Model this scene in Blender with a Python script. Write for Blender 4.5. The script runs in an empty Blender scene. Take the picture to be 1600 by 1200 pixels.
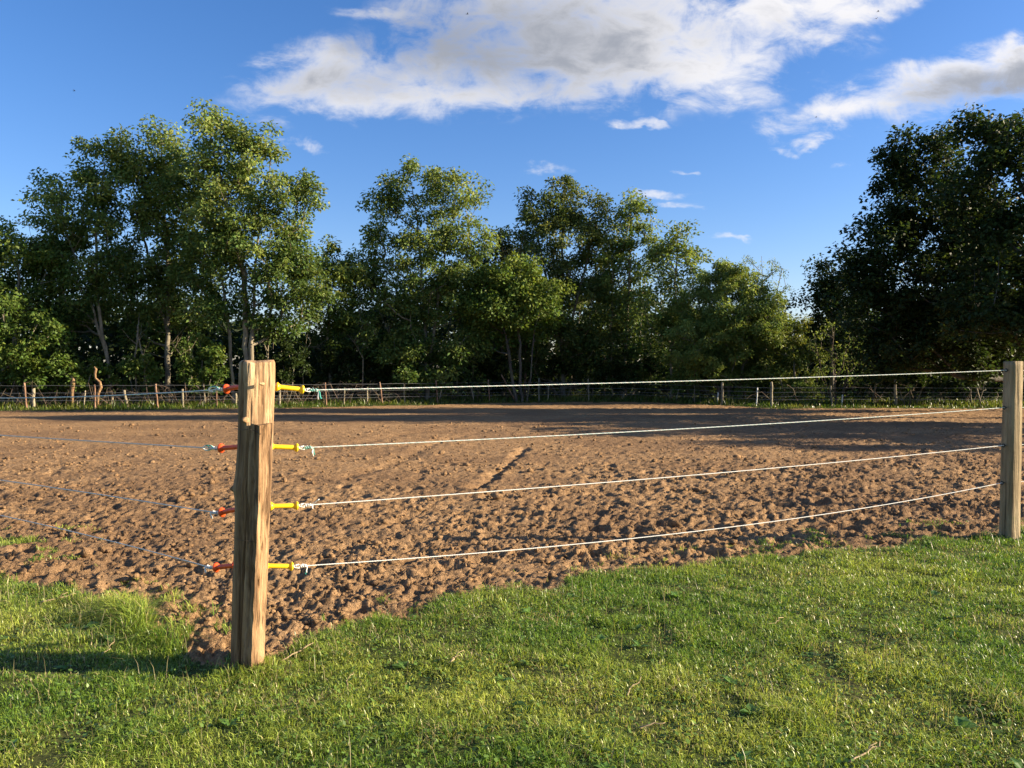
import bpy, math, random
import numpy as np

# ------------------------------------------------------------------ camera, sky, sun, exposure
scene = bpy.context.scene
COL = scene.collection
F, HOR, CH = 1260.0, 575.0, 1.51          # focal length in photo pixels, horizon row, eye height

cam_data = bpy.data.cameras.new("camera")
cam = bpy.data.objects.new("camera", cam_data); COL.objects.link(cam)
cam_data.sensor_width = 36.0; cam_data.lens = 36.0 * F / 1600.0
cam_data.shift_y = -(600.0 - HOR) / 1600.0
cam_data.clip_start = 0.05; cam_data.clip_end = 6000
cam.location = (0, 0, CH); cam.rotation_euler = (math.radians(90), 0, 0)
scene.camera = cam

SUN_EL, SUN_BACK = 17.5, 0.0               # degrees; sun stands to the right, square to the view
sx, sy = math.cos(math.radians(SUN_BACK)), -math.sin(math.radians(SUN_BACK))
ce, se = math.cos(math.radians(SUN_EL)), math.sin(math.radians(SUN_EL))
SUN_DIR = np.array([sx * ce, sy * ce, se])

scene.view_settings.view_transform = 'Standard'
scene.view_settings.look = 'None'
scene.view_settings.gamma = 1.0
scene.view_settings.use_curve_mapping = False
scene.view_settings.exposure = 1.62

sun_l = bpy.data.lights.new("sun", 'SUN'); sun_l.energy = 5.0; sun_l.angle = math.radians(0.5)
sun_l.color = (1.0, 0.83, 0.60)
sun_o = bpy.data.objects.new("sun", sun_l); COL.objects.link(sun_o)
from mathutils import Vector, Matrix
sun_o.rotation_euler = Vector((-SUN_DIR[0], -SUN_DIR[1], -SUN_DIR[2])).to_track_quat('-Z', 'Y').to_euler()

world = bpy.data.worlds.new("World"); scene.world = world; world.use_nodes = True
wt = world.node_tree; wn = wt.nodes; wl = wt.links
for n in list(wn): wn.remove(n)
def N(tree, typ, **kw):
    n = tree.nodes.new(typ)
    for k, v in kw.items(): setattr(n, k, v)
    return n
def mth(tree, op, a, b=None, c=None, clamp=False):
    n = tree.nodes.new('ShaderNodeMath'); n.operation = op; n.use_clamp = clamp
    for i, v in enumerate((a, b, c)):
        if v is None: continue
        if isinstance(v, (int, float)): n.inputs[i].default_value = v
        else: tree.links.new(v, n.inputs[i])
    return n.outputs[0]
def mrange(tree, v, a, b, c=0.0, d=1.0, smooth=True):
    n = tree.nodes.new('ShaderNodeMapRange'); n.interpolation_type = 'SMOOTHSTEP' if smooth else 'LINEAR'
    tree.links.new(v, n.inputs[0])
    for i, q in enumerate((a, b, c, d)): n.inputs[i + 1].default_value = q
    return n.outputs[0]
def mixc(tree, f, a, b, mode='MIX'):
    n = tree.nodes.new('ShaderNodeMix'); n.data_type = 'RGBA'; n.blend_type = mode
    if isinstance(f, (int, float)): n.inputs[0].default_value = f
    else: tree.links.new(f, n.inputs[0])
    for i, v in ((6, a), (7, b)):
        if isinstance(v, tuple): n.inputs[i].default_value = (*v, 1)
        else: tree.links.new(v, n.inputs[i])
    return n.outputs[2]

sky = N(wt, 'ShaderNodeTexSky'); sky.sky_type = 'NISHITA'; sky.sun_disc = False
sky.sun_elevation = math.radians(SUN_EL)
sky.sun_rotation = math.radians(90.0 + SUN_BACK)
sky.air_density = 1.0; sky.dust_density = 0.5; sky.ozone_density = 3.0; sky.altitude = 60
gam = N(wt, 'ShaderNodeGamma'); gam.inputs[1].default_value = 1.0
wl.new(sky.outputs[0], gam.inputs[0])
hsv = N(wt, 'ShaderNodeHueSaturation'); hsv.inputs['Saturation'].default_value = 1.22; hsv.inputs['Value'].default_value = 1.0
wl.new(gam.outputs[0], hsv.inputs['Color'])
tc = N(wt, 'ShaderNodeTexCoord')
sep = N(wt, 'ShaderNodeSeparateXYZ'); wl.new(tc.outputs['Generated'], sep.inputs[0])
X, Y, Z = sep.outputs
front = mrange(wt, Y, 0.35, 0.55)
ysafe = mth(wt, 'MAXIMUM', Y, 0.2)
U = mth(wt, 'DIVIDE', X, ysafe); V = mth(wt, 'DIVIDE', Z, ysafe)
uv = N(wt, 'ShaderNodeCombineXYZ'); wl.new(U, uv.inputs[0]); wl.new(V, uv.inputs[1])
# wispy noise in the cloud sheet, drawn out along the wind
zs = mth(wt, 'ADD', mth(wt, 'MAXIMUM', Z, 0.0), 0.10)
pl = N(wt, 'ShaderNodeCombineXYZ')
wl.new(mth(wt, 'DIVIDE', X, zs), pl.inputs[0]); wl.new(mth(wt, 'DIVIDE', Y, zs), pl.inputs[1])
def wnoise(vec, scale, detail, rough, stretch=(1, 1, 1), rot=0.0, dist=0.0):
    m = N(wt, 'ShaderNodeMapping'); m.inputs['Scale'].default_value = stretch; m.inputs['Rotation'].default_value = (0, 0, rot)
    wl.new(vec, m.inputs[0])
    n = N(wt, 'ShaderNodeTexNoise'); n.inputs['Scale'].default_value = scale; n.inputs['Detail'].default_value = detail
    n.inputs['Roughness'].default_value = rough; n.inputs['Distortion'].default_value = dist
    wl.new(m.outputs[0], n.inputs['Vector']); return n
nw = wnoise(uv.outputs[0], 5.0, 4, 0.55, (1, 1.6, 1))
off = N(wt, 'ShaderNodeVectorMath', operation='MULTIPLY_ADD')
wl.new(nw.outputs['Color'], off.inputs[0]); off.inputs[1].default_value = (0.12, 0.07, 0); off.inputs[2].default_value = (-0.06, -0.035, 0)
nw2 = wnoise(uv.outputs[0], 26.0, 4, 0.6, (0.7, 1.3, 1))
off2 = N(wt, 'ShaderNodeVectorMath', operation='MULTIPLY_ADD')
wl.new(nw2.outputs['Color'], off2.inputs[0]); off2.inputs[1].default_value = (0.07, 0.035, 0); wl.new(off.outputs[0], off2.inputs[2])
off3 = N(wt, 'ShaderNodeVectorMath', operation='ADD'); wl.new(off2.outputs[0], off3.inputs[0]); off3.inputs[1].default_value = (-0.035, -0.0175, 0)
uvw = N(wt, 'ShaderNodeVectorMath', operation='ADD'); wl.new(uv.outputs[0], uvw.inputs[0]); wl.new(off3.outputs[0], uvw.inputs[1])
def ell(px, py, rx, ry, rot=0.0, gain=1.0, soft=1.0):
    m = N(wt, 'ShaderNodeMapping', vector_type='TEXTURE')
    m.inputs['Location'].default_value = ((px - 800) / F, (HOR - py) / F, 0)
    m.inputs['Rotation'].default_value = (0, 0, math.radians(rot)); m.inputs['Scale'].default_value = (rx / F, ry / F, 1)
    wl.new(uvw.outputs[0], m.inputs[0])
    ln = N(wt, 'ShaderNodeVectorMath', operation='LENGTH'); wl.new(m.outputs[0], ln.inputs[0])
    return mth(wt, 'MULTIPLY', mrange(wt, ln.outputs['Value'], 1.5, 0.1, 0, 1), gain)
def vmax(lst):
    r = lst[0]
    for q in lst[1:]:
        r = mth(wt, 'SMOOTH_MAX', r, q, 0.15)
    return r
main = vmax([ell(930, 50, 330, 115, -2, 1.1), ell(1120, 80, 210, 82, 6, 0.95), ell(545, 122, 195, 66, 4, 0.84),
             ell(1250, 0, 190, 55, 16, 0.95), ell(720, 115, 250, 78, 3, 0.92), ell(1540, 112, 240, 54, 14, 1.05), ell(1340, 160, 170, 34, 12, 0.8),
             ell(620, 18, 120, 16, -4, 0.5)])
core = vmax([ell(800, 62, 330, 105, 2, 1.0), ell(1570, 122, 210, 42, 12, 1.05), ell(560, 120, 190, 45, 4, 0.7), ell(1080, 60, 200, 60, 4, .45)])
small = vmax([ell(1275, 205, 52, 15, 18, 0.66), ell(1228, 227, 24, 10, 0, 0.58), ell(480, 216, 64, 9, -4, 0.46), ell(990, 190, 62, 10, -3, 0.56),
              ell(1010, 300, 62, 10, -8, 0.46), ell(1040, 326, 45, 10, -10, 0.48), ell(1137, 378, 54, 7, 0, 0.5), ell(1068, 262, 20, 6, 0, 0.46), ell(1090, 274, 16, 6, 0, 0.46),
              ell(1312, 247, 22, 10, 0, 0.36), ell(840, 264, 44, 10, 0, 0.32)])
nf = wnoise(pl.outputs[0], 3.2, 9, 0.62, (0.75, 1.25, 1), 0.25, 0.25).outputs[0]
nfine = wnoise(uv.outputs[0], 20.0, 8, 0.62, (0.75, 1.2, 1), 0.35, 0.5).outputs[0]
nsum = mth(wt, 'ADD', mth(wt, 'MULTIPLY', mth(wt, 'SUBTRACT', nf, 0.5), 1.1), mth(wt, 'MULTIPLY', mth(wt, 'SUBTRACT', nfine, 0.5), 2.0))
dm = mth(wt, 'ADD', main, mth(wt, 'MULTIPLY', nsum, mrange(wt, main, 0.02, 0.35)))
small = mth(wt, 'MULTIPLY', small, 0.92)
ds = mth(wt, 'ADD', small, mth(wt, 'MULTIPLY', nsum, mth(wt, 'MULTIPLY', mrange(wt, small, 0.02, 0.3), 1.1)))
dens_front = mth(wt, 'MULTIPLY', mth(wt, 'MAXIMUM', dm, ds), front)
# the same kind of broken cloud elsewhere round the sky
ng = wnoise(pl.outputs[0], 0.55, 8, 0.6, (1, 1.3, 1), 0.4, 0.2).outputs[0]
dens_back = mth(wt, 'MULTIPLY', mth(wt, 'MULTIPLY', mrange(wt, ng, 0.5, 0.72, 0, 1.3), mth(wt, 'SUBTRACT', 1.0, front)), mrange(wt, Z, 0.03, 0.2))
dens = mth(wt, 'MAXIMUM', dens_front, dens_back)
alpha = mrange(wt, dens, 0.12, 1.08)
thick = mrange(wt, mth(wt, 'ADD', core, mth(wt, 'MULTIPLY', nsum, 0.7)), 0.15, 1.2)
thick = mth(wt, 'MULTIPLY', thick, front)
cloud = mixc(wt, thick, (5.1, 5.0, 5.05), (2.0, 2.1, 2.35))
skyb = mixc(wt, 1.0, hsv.outputs[0], (1.02, 0.93, 1.10), 'MULTIPLY')
skyc = mixc(wt, mth(wt, 'MULTIPLY', alpha, 0.95), skyb, cloud)
bg = N(wt, 'ShaderNodeBackground'); bg.inputs[1].default_value = 0.064
wl.new(skyc, bg.inputs[0])
wo = N(wt, 'ShaderNodeOutputWorld'); wl.new(bg.outputs[0], wo.inputs[0])

scene.cycles.max_bounces = 5; scene.cycles.diffuse_bounces = 2; scene.cycles.glossy_bounces = 2
scene.cycles.transmission_bounces = 4; scene.cycles.transparent_max_bounces = 4
scene.cycles.caustics_reflective = False; scene.cycles.caustics_refractive = False

# ------------------------------------------------------------------ helpers
rng = np.random.default_rng(7)
def W(px, py, d):                          # photo pixel + distance -> place
    return np.array([(px - 800) / F * d, d, CH - (py - HOR) / F * d])
def tag(o, label=None, cat=None, group=None, kind=None):
    if label: o['label'] = label
    if cat: o['category'] = cat
    if group: o['group'] = group
    if kind: o['kind'] = kind
    return o
def empty(name, loc, label, cat, group=None):
    o = bpy.data.objects.new(name, None); COL.objects.link(o); o.location = tuple(float(v) for v in loc)
    o.empty_display_size = 0.2
    return tag(o, label, cat, group)
def mesh_obj(name, V, Fc, mat, parent=None, smooth=True, col=None, origin=None):
    """V (n,3) in world coordinates; Fc: array (m,k) or list of faces. Origin at the parent or at the given point."""
    V = np.asarray(V, dtype=np.float64)
    o0 = np.array(parent_world(parent)) if parent is not None else (np.array(origin) if origin is not None else np.zeros(3))
    Vl = V - o0
    me = bpy.data.meshes.new(name)
    if isinstance(Fc, np.ndarray):
        k = Fc.shape[1]
        me.vertices.add(len(Vl)); me.vertices.foreach_set('co', Vl.astype(np.float32).ravel())
        me.loops.add(Fc.size); me.loops.foreach_set('vertex_index', Fc.astype(np.int32).ravel())
        me.polygons.add(len(Fc)); me.polygons.foreach_set('loop_start', np.arange(0, Fc.size, k, dtype=np.int32))
        me.update(calc_edges=True)
    else:
        me.from_pydata([tuple(v) for v in Vl], [], [tuple(int(i) for i in f) for f in Fc]); me.update()
    if smooth: me.polygons.foreach_set('use_smooth', np.ones(len(me.polygons), dtype=bool))
    if col is not None:
        a = me.color_attributes.new('Col', 'FLOAT_COLOR', 'POINT')
        c4 = np.ones((len(Vl), 4), dtype=np.float32); c4[:, :3] = col
        a.data.foreach_set('color', c4.ravel())
    me.materials.append(mat)
    o = bpy.data.objects.new(name, me); COL.objects.link(o)
    if parent is not None: o.parent = parent
    elif origin is not None: o.location = tuple(float(v) for v in origin)
    return o
def parent_world(p):
    l = np.array(p.location, dtype=float)
    while p.parent is not None:
        p = p.parent; l = l + np.array(p.location, dtype=float)
    return l
def hsh(ix, iy, s):
    n = (ix.astype(np.int64) * 374761393 + iy.astype(np.int64) * 668265263 + s * 974634777) & 0xffffffff
    n = ((n ^ (n >> 13)) * 1274126177) & 0xffffffff
    n = ((n ^ (n >> 15)) * 2246822519) & 0xffffffff
    return ((n ^ (n >> 16)) & 0xffffff) / float(0xffffff)
def vn(x, y, s=0):
    ix, iy = np.floor(x), np.floor(y); fx, fy = x - ix, y - iy
    fx = fx * fx * (3 - 2 * fx); fy = fy * fy * (3 - 2 * fy)
    a, b = hsh(ix, iy, s), hsh(ix + 1, iy, s); c, d = hsh(ix, iy + 1, s), hsh(ix + 1, iy + 1, s)
    return (a + (b - a) * fx) * (1 - fy) + (c + (d - c) * fx) * fy
def fbm(x, y, oct=4, s=0, g=0.5):
    r, a, t = 0, 1.0, 0
    for o in range(oct):
        r = r + a * vn(x * 2 ** o + 17.3 * o, y * 2 ** o - 9.1 * o, s + o); t += a; a *= g
    return r / t
def worley(x, y, s=0):
    ix, iy = np.floor(x), np.floor(y); best = np.full(x.shape, 9.0); bid = np.zeros(x.shape)
    for dx in (-1, 0, 1):
        for dy in (-1, 0, 1):
            cx, cy = ix + dx, iy + dy
            qx = cx + hsh(cx, cy, s); qy = cy + hsh(cx, cy, s + 31)
            d = (qx - x) ** 2 + (qy - y) ** 2; m = d < best
            best = np.where(m, d, best); bid = np.where(m, hsh(cx, cy, s + 77), bid)
    return np.sqrt(best), bid
def tube(path, rad, sides=6, caps=True):
    """Continuous tube along path; rad scalar or per point."""
    P = np.asarray(path, float); n = len(P); R = np.broadcast_to(np.asarray(rad, float), (n,))
    T = np.gradient(P, axis=0); T /= np.linalg.norm(T, axis=1)[:, None] + 1e-12
    up = np.array([0, 0, 1.0]) if abs(T[0, 2]) < 0.9 else np.array([1.0, 0, 0])
    V = np.zeros((n, sides, 3)); a = np.cross(T[0], up); a /= np.linalg.norm(a)
    ang = np.arange(sides) * 2 * np.pi / sides
    for i in range(n):
        a = a - T[i] * np.dot(a, T[i]); a /= np.linalg.norm(a) + 1e-12; b = np.cross(T[i], a)
        V[i] = P[i] + R[i] * (np.cos(ang)[:, None] * a + np.sin(ang)[:, None] * b)
    Fq = []
    for i in range(n - 1):
        for j in range(sides):
            k = (j + 1) % sides
            Fq.append((i * sides + j, i * sides + k, (i + 1) * sides + k, (i + 1) * sides + j))
    if caps:
        Fq.append(tuple(range(sides))[::-1]); Fq.append(tuple((n - 1) * sides + j for j in range(sides)))
    return V.reshape(-1, 3), Fq
def join(parts):
    Vs, Fs, o = [], [], 0
    for v, f in parts:
        Vs.append(v); Fs += [tuple(i + o for i in q) for q in f]; o += len(v)
    return np.concatenate(Vs), Fs
def lathe(p0, p1, prof, sides=16):
    """prof: list of (t along p0->p1 in metres, radius)."""
    p0, p1 = np.asarray(p0, float), np.asarray(p1, float); ax = (p1 - p0) / np.linalg.norm(p1 - p0)
    a = np.cross(ax, (0, 0, 1.0)); a /= np.linalg.norm(a); b = np.cross(ax, a)
    ang = np.arange(sides) * 2 * np.pi / sides
    V = np.concatenate([p0 + ax * t + r * (np.cos(ang)[:, None] * a + np.sin(ang)[:, None] * b) for t, r in prof])
    Fq = [(i * sides + j, i * sides + (j + 1) % sides, (i + 1) * sides + (j + 1) % sides, (i + 1) * sides + j) for i in range(len(prof) - 1) for j in range(sides)]
    Fq.append(tuple(range(sides))[::-1]); Fq.append(tuple((len(prof) - 1) * sides + j for j in range(sides)))
    return V, Fq

# ------------------------------------------------------------------ materials
def new_mat(name):
    m = bpy.data.materials.new(name); m.use_nodes = True; t = m.node_tree
    b = t.nodes['Principled BSDF']; return m, t, b
def tnoise(t, scale, detail=4, rough=0.55, stretch=None, coord='Object', dist=0.0):
    c = t.nodes.new('ShaderNodeTexCoord'); v = c.outputs[coord]
    if stretch:
        mp = t.nodes.new('ShaderNodeMapping'); mp.inputs['Scale'].default_value = stretch; t.links.new(v, mp.inputs[0]); v = mp.outputs[0]
    n = t.nodes.new('ShaderNodeTexNoise'); n.inputs['Scale'].default_value = scale; n.inputs['Detail'].default_value = detail
    n.inputs['Roughness'].default_value = rough; n.inputs['Distortion'].default_value = dist
    t.links.new(v, n.inputs['Vector']); return n.outputs[0]
def bump(t, b, h, strength, dist):
    n = t.nodes.new('ShaderNodeBump'); n.inputs['Strength'].default_value = strength; n.inputs['Distance'].default_value = dist
    t.links.new(h, n.inputs['Height'])
    prev = b.inputs['Normal'].links
    if prev: t.links.new(prev[0].from_socket, n.inputs['Normal'])
    t.links.new(n.outputs[0], b.inputs['Normal'])
def leaf_mat(name, trans=0.32, spec=0.25, rough=0.5, back=(1.25, 1.2, 0.7)):
    m, t, b = new_mat(name)
    a = t.nodes.new('ShaderNodeAttribute'); a.attribute_name = 'Col'
    t.links.new(a.outputs['Color'], b.inputs['Base Color'])
    b.inputs['Roughness'].default_value = rough; b.inputs['Specular IOR Level'].default_value = spec
    tr = t.nodes.new('ShaderNodeBsdfTranslucent'); t.links.new(mixc(t, 1.0, a.outputs['Color'], back, 'MULTIPLY'), tr.inputs[0])
    mx = t.nodes.new('ShaderNodeMixShader'); mx.inputs[0].default_value = trans
    t.links.new(b.outputs[0], mx.inputs[1]); t.links.new(tr.outputs[0], mx.inputs[2])
    t.links.new(mx.outputs[0], t.nodes['Material Output'].inputs[0]); return m
M_LEAF = leaf_mat('leaf', 0.36, 0.2, 0.55)
M_GRASS = leaf_mat('grass_blade', 0.38, 0.4, 0.38)
def bark_mat(name, c1, c2):
    m, t, b = new_mat(name)
    n1 = tnoise(t, 6, 6, 0.6, (1, 1, 0.35)); n2 = tnoise(t, 1.6, 3, 0.5)
    col = mixc(t, mrange(t, n1, 0.35, 0.68), c1, c2)
    col = mixc(t, mth(t, 'MULTIPLY', mrange(t, n2, 0.5, 0.75), 0.45), col, (0.10, 0.13, 0.05))
    t.links.new(col, b.inputs['Base Color']); b.inputs['Roughness'].default_value = 0.9
    bump(t, b, n1, 0.8, 0.03); return m
M_BARK = bark_mat('bark_grey', (0.10, 0.085, 0.06), (0.25, 0.22, 0.16))
M_BARKP = bark_mat('bark_pale', (0.13, 0.105, 0.07), (0.29, 0.245, 0.165))
M_BRUSH = bark_mat('dead_twig', (0.07, 0.045, 0.03), (0.16, 0.115, 0.075))
M_BARKD = bark_mat('bark_dark', (0.045, 0.038, 0.03), (0.10, 0.085, 0.065))

def soil_mat():
    m, t, b = new_mat('churned_soil')
    n0 = tnoise(t, 0.35, 4, 0.55); n1 = tnoise(t, 3.0, 5, 0.6); n2 = tnoise(t, 26, 5, 0.65); n3 = tnoise(t, 110, 3, 0.6)
    col = mixc(t, mrange(t, n2, 0.36, 0.66), (0.225, 0.135, 0.066), (0.43, 0.268, 0.134))
    col = mixc(t, mth(t, 'MULTIPLY', mrange(t, n1, 0.42, 0.66), 0.45), col, (0.48, 0.31, 0.165))
    col = mixc(t, mth(t, 'MULTIPLY', mrange(t, n0, 0.44, 0.60), 0.6), col, (0.21, 0.128, 0.07))
    col = mixc(t, mth(t, 'MULTIPLY', mrange(t, n3, 0.62, 0.72), 0.5), col, (0.46, 0.33, 0.20))
    t.links.new(col, b.inputs['Base Color']); b.inputs['Roughness'].default_value = 0.97; b.inputs['Specular IOR Level'].default_value = 0.1
    bump(t, b, n2, 1.0, 0.05); bump(t, b, n3, 0.8, 0.014)
    # coarse crumbs that carry on where the mesh gets too wide to hold them
    n4 = tnoise(t, 7, 6, 0.72); bump(t, b, n4, 0.6, 0.13)
    return m
M_SOIL = soil_mat()
def turf_mat(name, dark, lite, dry):
    m, t, b = new_mat(name)
    n1 = tnoise(t, 9, 5, 0.6); n2 = tnoise(t, 0.8, 3, 0.5)
    col = mixc(t, mrange(t, n1, 0.35, 0.65), dark, lite)
    col = mixc(t, mth(t, 'MULTIPLY', mrange(t, n2, 0.5, 0.7), 0.4), col, dry)
    t.links.new(col, b.inputs['Base Color']); b.inputs['Roughness'].default_value = 1.0; b.inputs['Specular IOR Level'].default_value = 0.05
    bump(t, b, n1, 0.8, 0.03); return m
M_TURF = turf_mat('turf_ground', (0.035, 0.045, 0.014), (0.075, 0.095, 0.025), (0.12, 0.10, 0.05))
M_FIELD = turf_mat('meadow_ground', (0.07, 0.12, 0.03), (0.12, 0.19, 0.05), (0.17, 0.18, 0.07))
def wood_mat(name, dark, mid, lite, grain=(26, 26, 1.3), green=0.0, age_shade=0.0):
    m, t, b = new_mat(name)
    g = tnoise(t, 1.0, 8, 0.65, grain, dist=0.6); g2 = tnoise(t, 1.0, 5, 0.6, (grain[0] * 0.35, grain[1] * 0.35, grain[2] * 1.4)); bl = tnoise(t, 7, 5, 0.6)
    col = mixc(t, mrange(t, g, 0.36, 0.64), dark, mid); col = mixc(t, mth(t, 'MULTIPLY', mrange(t, g2, 0.45, 0.68), 0.75), col, lite)
    col = mixc(t, mth(t, 'MULTIPLY', mrange(t, bl, 0.56, 0.70), 0.55), col, tuple(c * 0.45 for c in mid))
    if green: col = mixc(t, mth(t, 'MULTIPLY', mrange(t, bl, 0.40, 0.30), green), col, (0.16, 0.17, 0.06))
    if age_shade:  # browner low down: aged wood, plus shade beside the stake put into the colour
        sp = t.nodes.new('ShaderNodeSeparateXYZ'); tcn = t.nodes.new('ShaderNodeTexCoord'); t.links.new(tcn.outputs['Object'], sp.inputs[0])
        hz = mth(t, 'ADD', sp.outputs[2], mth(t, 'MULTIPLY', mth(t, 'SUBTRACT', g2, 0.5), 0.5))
        col = mixc(t, mth(t, 'MULTIPLY', mrange(t, hz, 1.36, 1.05), age_shade), col, mixc(t, mrange(t, g, 0.35, 0.62), (0.105, 0.06, 0.03), (0.25, 0.155, 0.08)))
    crack = mrange(t, g, 0.33, 0.41); col = mixc(t, crack, tuple(c * 0.3 for c in dark), col)
    t.links.new(col, b.inputs['Base Color']); b.inputs['Roughness'].default_value = 0.85; b.inputs['Specular IOR Level'].default_value = 0.2
    bump(t, b, g, 1.0, 0.02); bump(t, b, bl, 0.35, 0.01); return m
M_LOG = wood_mat('weathered_log', (0.20, 0.11, 0.05), (0.44, 0.285, 0.15), (0.62, 0.45, 0.27), grain=(34, 34, 1.6), age_shade=0.75)
M_STAKE = wood_mat('split_oak', (0.09, 0.05, 0.025), (0.29, 0.175, 0.085), (0.46, 0.30, 0.16), grain=(42, 42, 2.2))
M_POST = wood_mat('sawn_post', (0.19, 0.14, 0.075), (0.30, 0.225, 0.125), (0.42, 0.33, 0.20), green=0.5)
M_STK_R = wood_mat('red_brown_stake', (0.15, 0.08, 0.05), (0.30, 0.18, 0.11), (0.38, 0.25, 0.16))
M_STK_P = wood_mat('pale_grey_stake', (0.16, 0.135, 0.09), (0.29, 0.25, 0.17), (0.37, 0.32, 0.22))
def plain(name, c, rough=0.4, spec=0.5, metal=0.0, var=0.12, sc=40):
    m, t, b = new_mat(name)
    n = tnoise(t, sc, 4, 0.6); col = mixc(t, mrange(t, n, 0.4, 0.7), c, tuple(v * (1 - var * 2) for v in c))
    t.links.new(col, b.inputs['Base Color']); b.inputs['Roughness'].default_value = rough; b.inputs['Specular IOR Level'].default_value = spec
    b.inputs['Metallic'].default_value = metal; return m
M_YEL = plain('yellow_plastic', (0.86, 0.56, 0.015), 0.35); M_ORG = plain('orange_plastic', (0.85, 0.105, 0.02), 0.38)
M_STEEL = plain('zinc_wire', (0.55, 0.55, 0.55), 0.4, 0.5, 0.9); M_WHITE = plain('white_rope', (0.78, 0.78, 0.72), 0.7, 0.2, var=0.06)
M_FLECK = plain('pale_green_fleck', (0.42, 0.60, 0.55), 0.7, 0.2); M_TEAL = plain('green_tracer', (0.04, 0.33, 0.27), 0.6, 0.3); M_GREYROPE = plain('grey_rope', (0.82, 0.80, 0.75), 0.75, 0.2)
M_BLACK = plain('black_plastic', (0.02, 0.02, 0.022), 0.4); M_WIRE = plain('fence_wire_grey', (0.28, 0.29, 0.30), 0.5, 0.4)
M_RUST = plain('rusty_wire', (0.10, 0.07, 0.05), 0.6, 0.4, 0.5)

# ------------------------------------------------------------------ the setting
FX = np.array([-200, 0, 200, 400, 600, 740, 850, 1000, 1100, 1200, 1400, 1600, 1800.])
FD = np.array([29.0, 29.4, 30.0, 31.0, 33.2, 35.4, 36.6, 36.6, 34.0, 31.2, 31.4, 31.0, 30.0])
def fence_d(px): return np.interp(px, FX, FD)
_fx = (FX - 800) / F * FD
def fence_y(x): return np.interp(x, _fx, FD)
EX = np.array([-9, -5.2, -3.66, -2.98, -2.45, -1.95, -1.60, -1.42, -1.28, -1.10, -0.63, 0, .46, .96, 1.5, 2.37, 3.33, 4.46, 4.9, 7, 12])
EY = np.array([8.6, 6.7, 5.75, 5.38, 5.02, 4.52, 4.18, 4.06, 4.12, 4.55, 4.97, 5.44, 5.77, 6.04, 6.28, 6.63, 6.99, 7.40, 7.5, 8.3, 10.5])
def grassness(x, y):                         # >0 on grass, in metres from the ragged edge
    n = (fbm(x * 3.1, y * 3.1, 3, 11) - 0.5) * 0.55 + (vn(x * 14, y * 14, 5) - 0.5) * 0.14
    g = np.interp(x, EX, EY) - y + n * np.where(np.abs(x + 1.45) < 0.45, 0.35, 1.0)
    blob = 0.25 - np.hypot((x + 4.45) / 1.2, (y - 6.9)) + n * 0.6
    far = y - (fence_y(x) - 1.25) + (fbm(x * 0.9, y * 0.9, 3, 4) - 0.5) * 1.1
    side = y - 60
    return np.maximum(np.maximum(g, blob), np.maximum(far, side))
def seg_dist(x, y, pts):
    best = np.full(np.shape(x), 99.0)
    for (ax, ay), (bx, by) in zip(pts[:-1], pts[1:]):
        dx, dy = bx - ax, by - ay; t = np.clip(((x - ax) * dx + (y - ay) * dy) / (dx * dx + dy * dy), 0, 1)
        best = np.minimum(best, np.hypot(x - ax - t * dx, y - ay - t * dy))
    return best
def gp(px, row):
    d = CH * F / (row - HOR); return ((px - 800) / F * d, d)
RUT1 = [gp(742, 764), gp(770, 743), gp(800, 718), gp(820, 699)]
RUT2 = [gp(790, 664), gp(860, 672), gp(940, 676), gp(1010, 682)]
RUT3 = [gp(880, 662), gp(1010, 668), gp(1120, 668)]
RUT4 = [gp(540, 745), gp(620, 722), gp(668, 696), gp(700, 684)]
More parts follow.
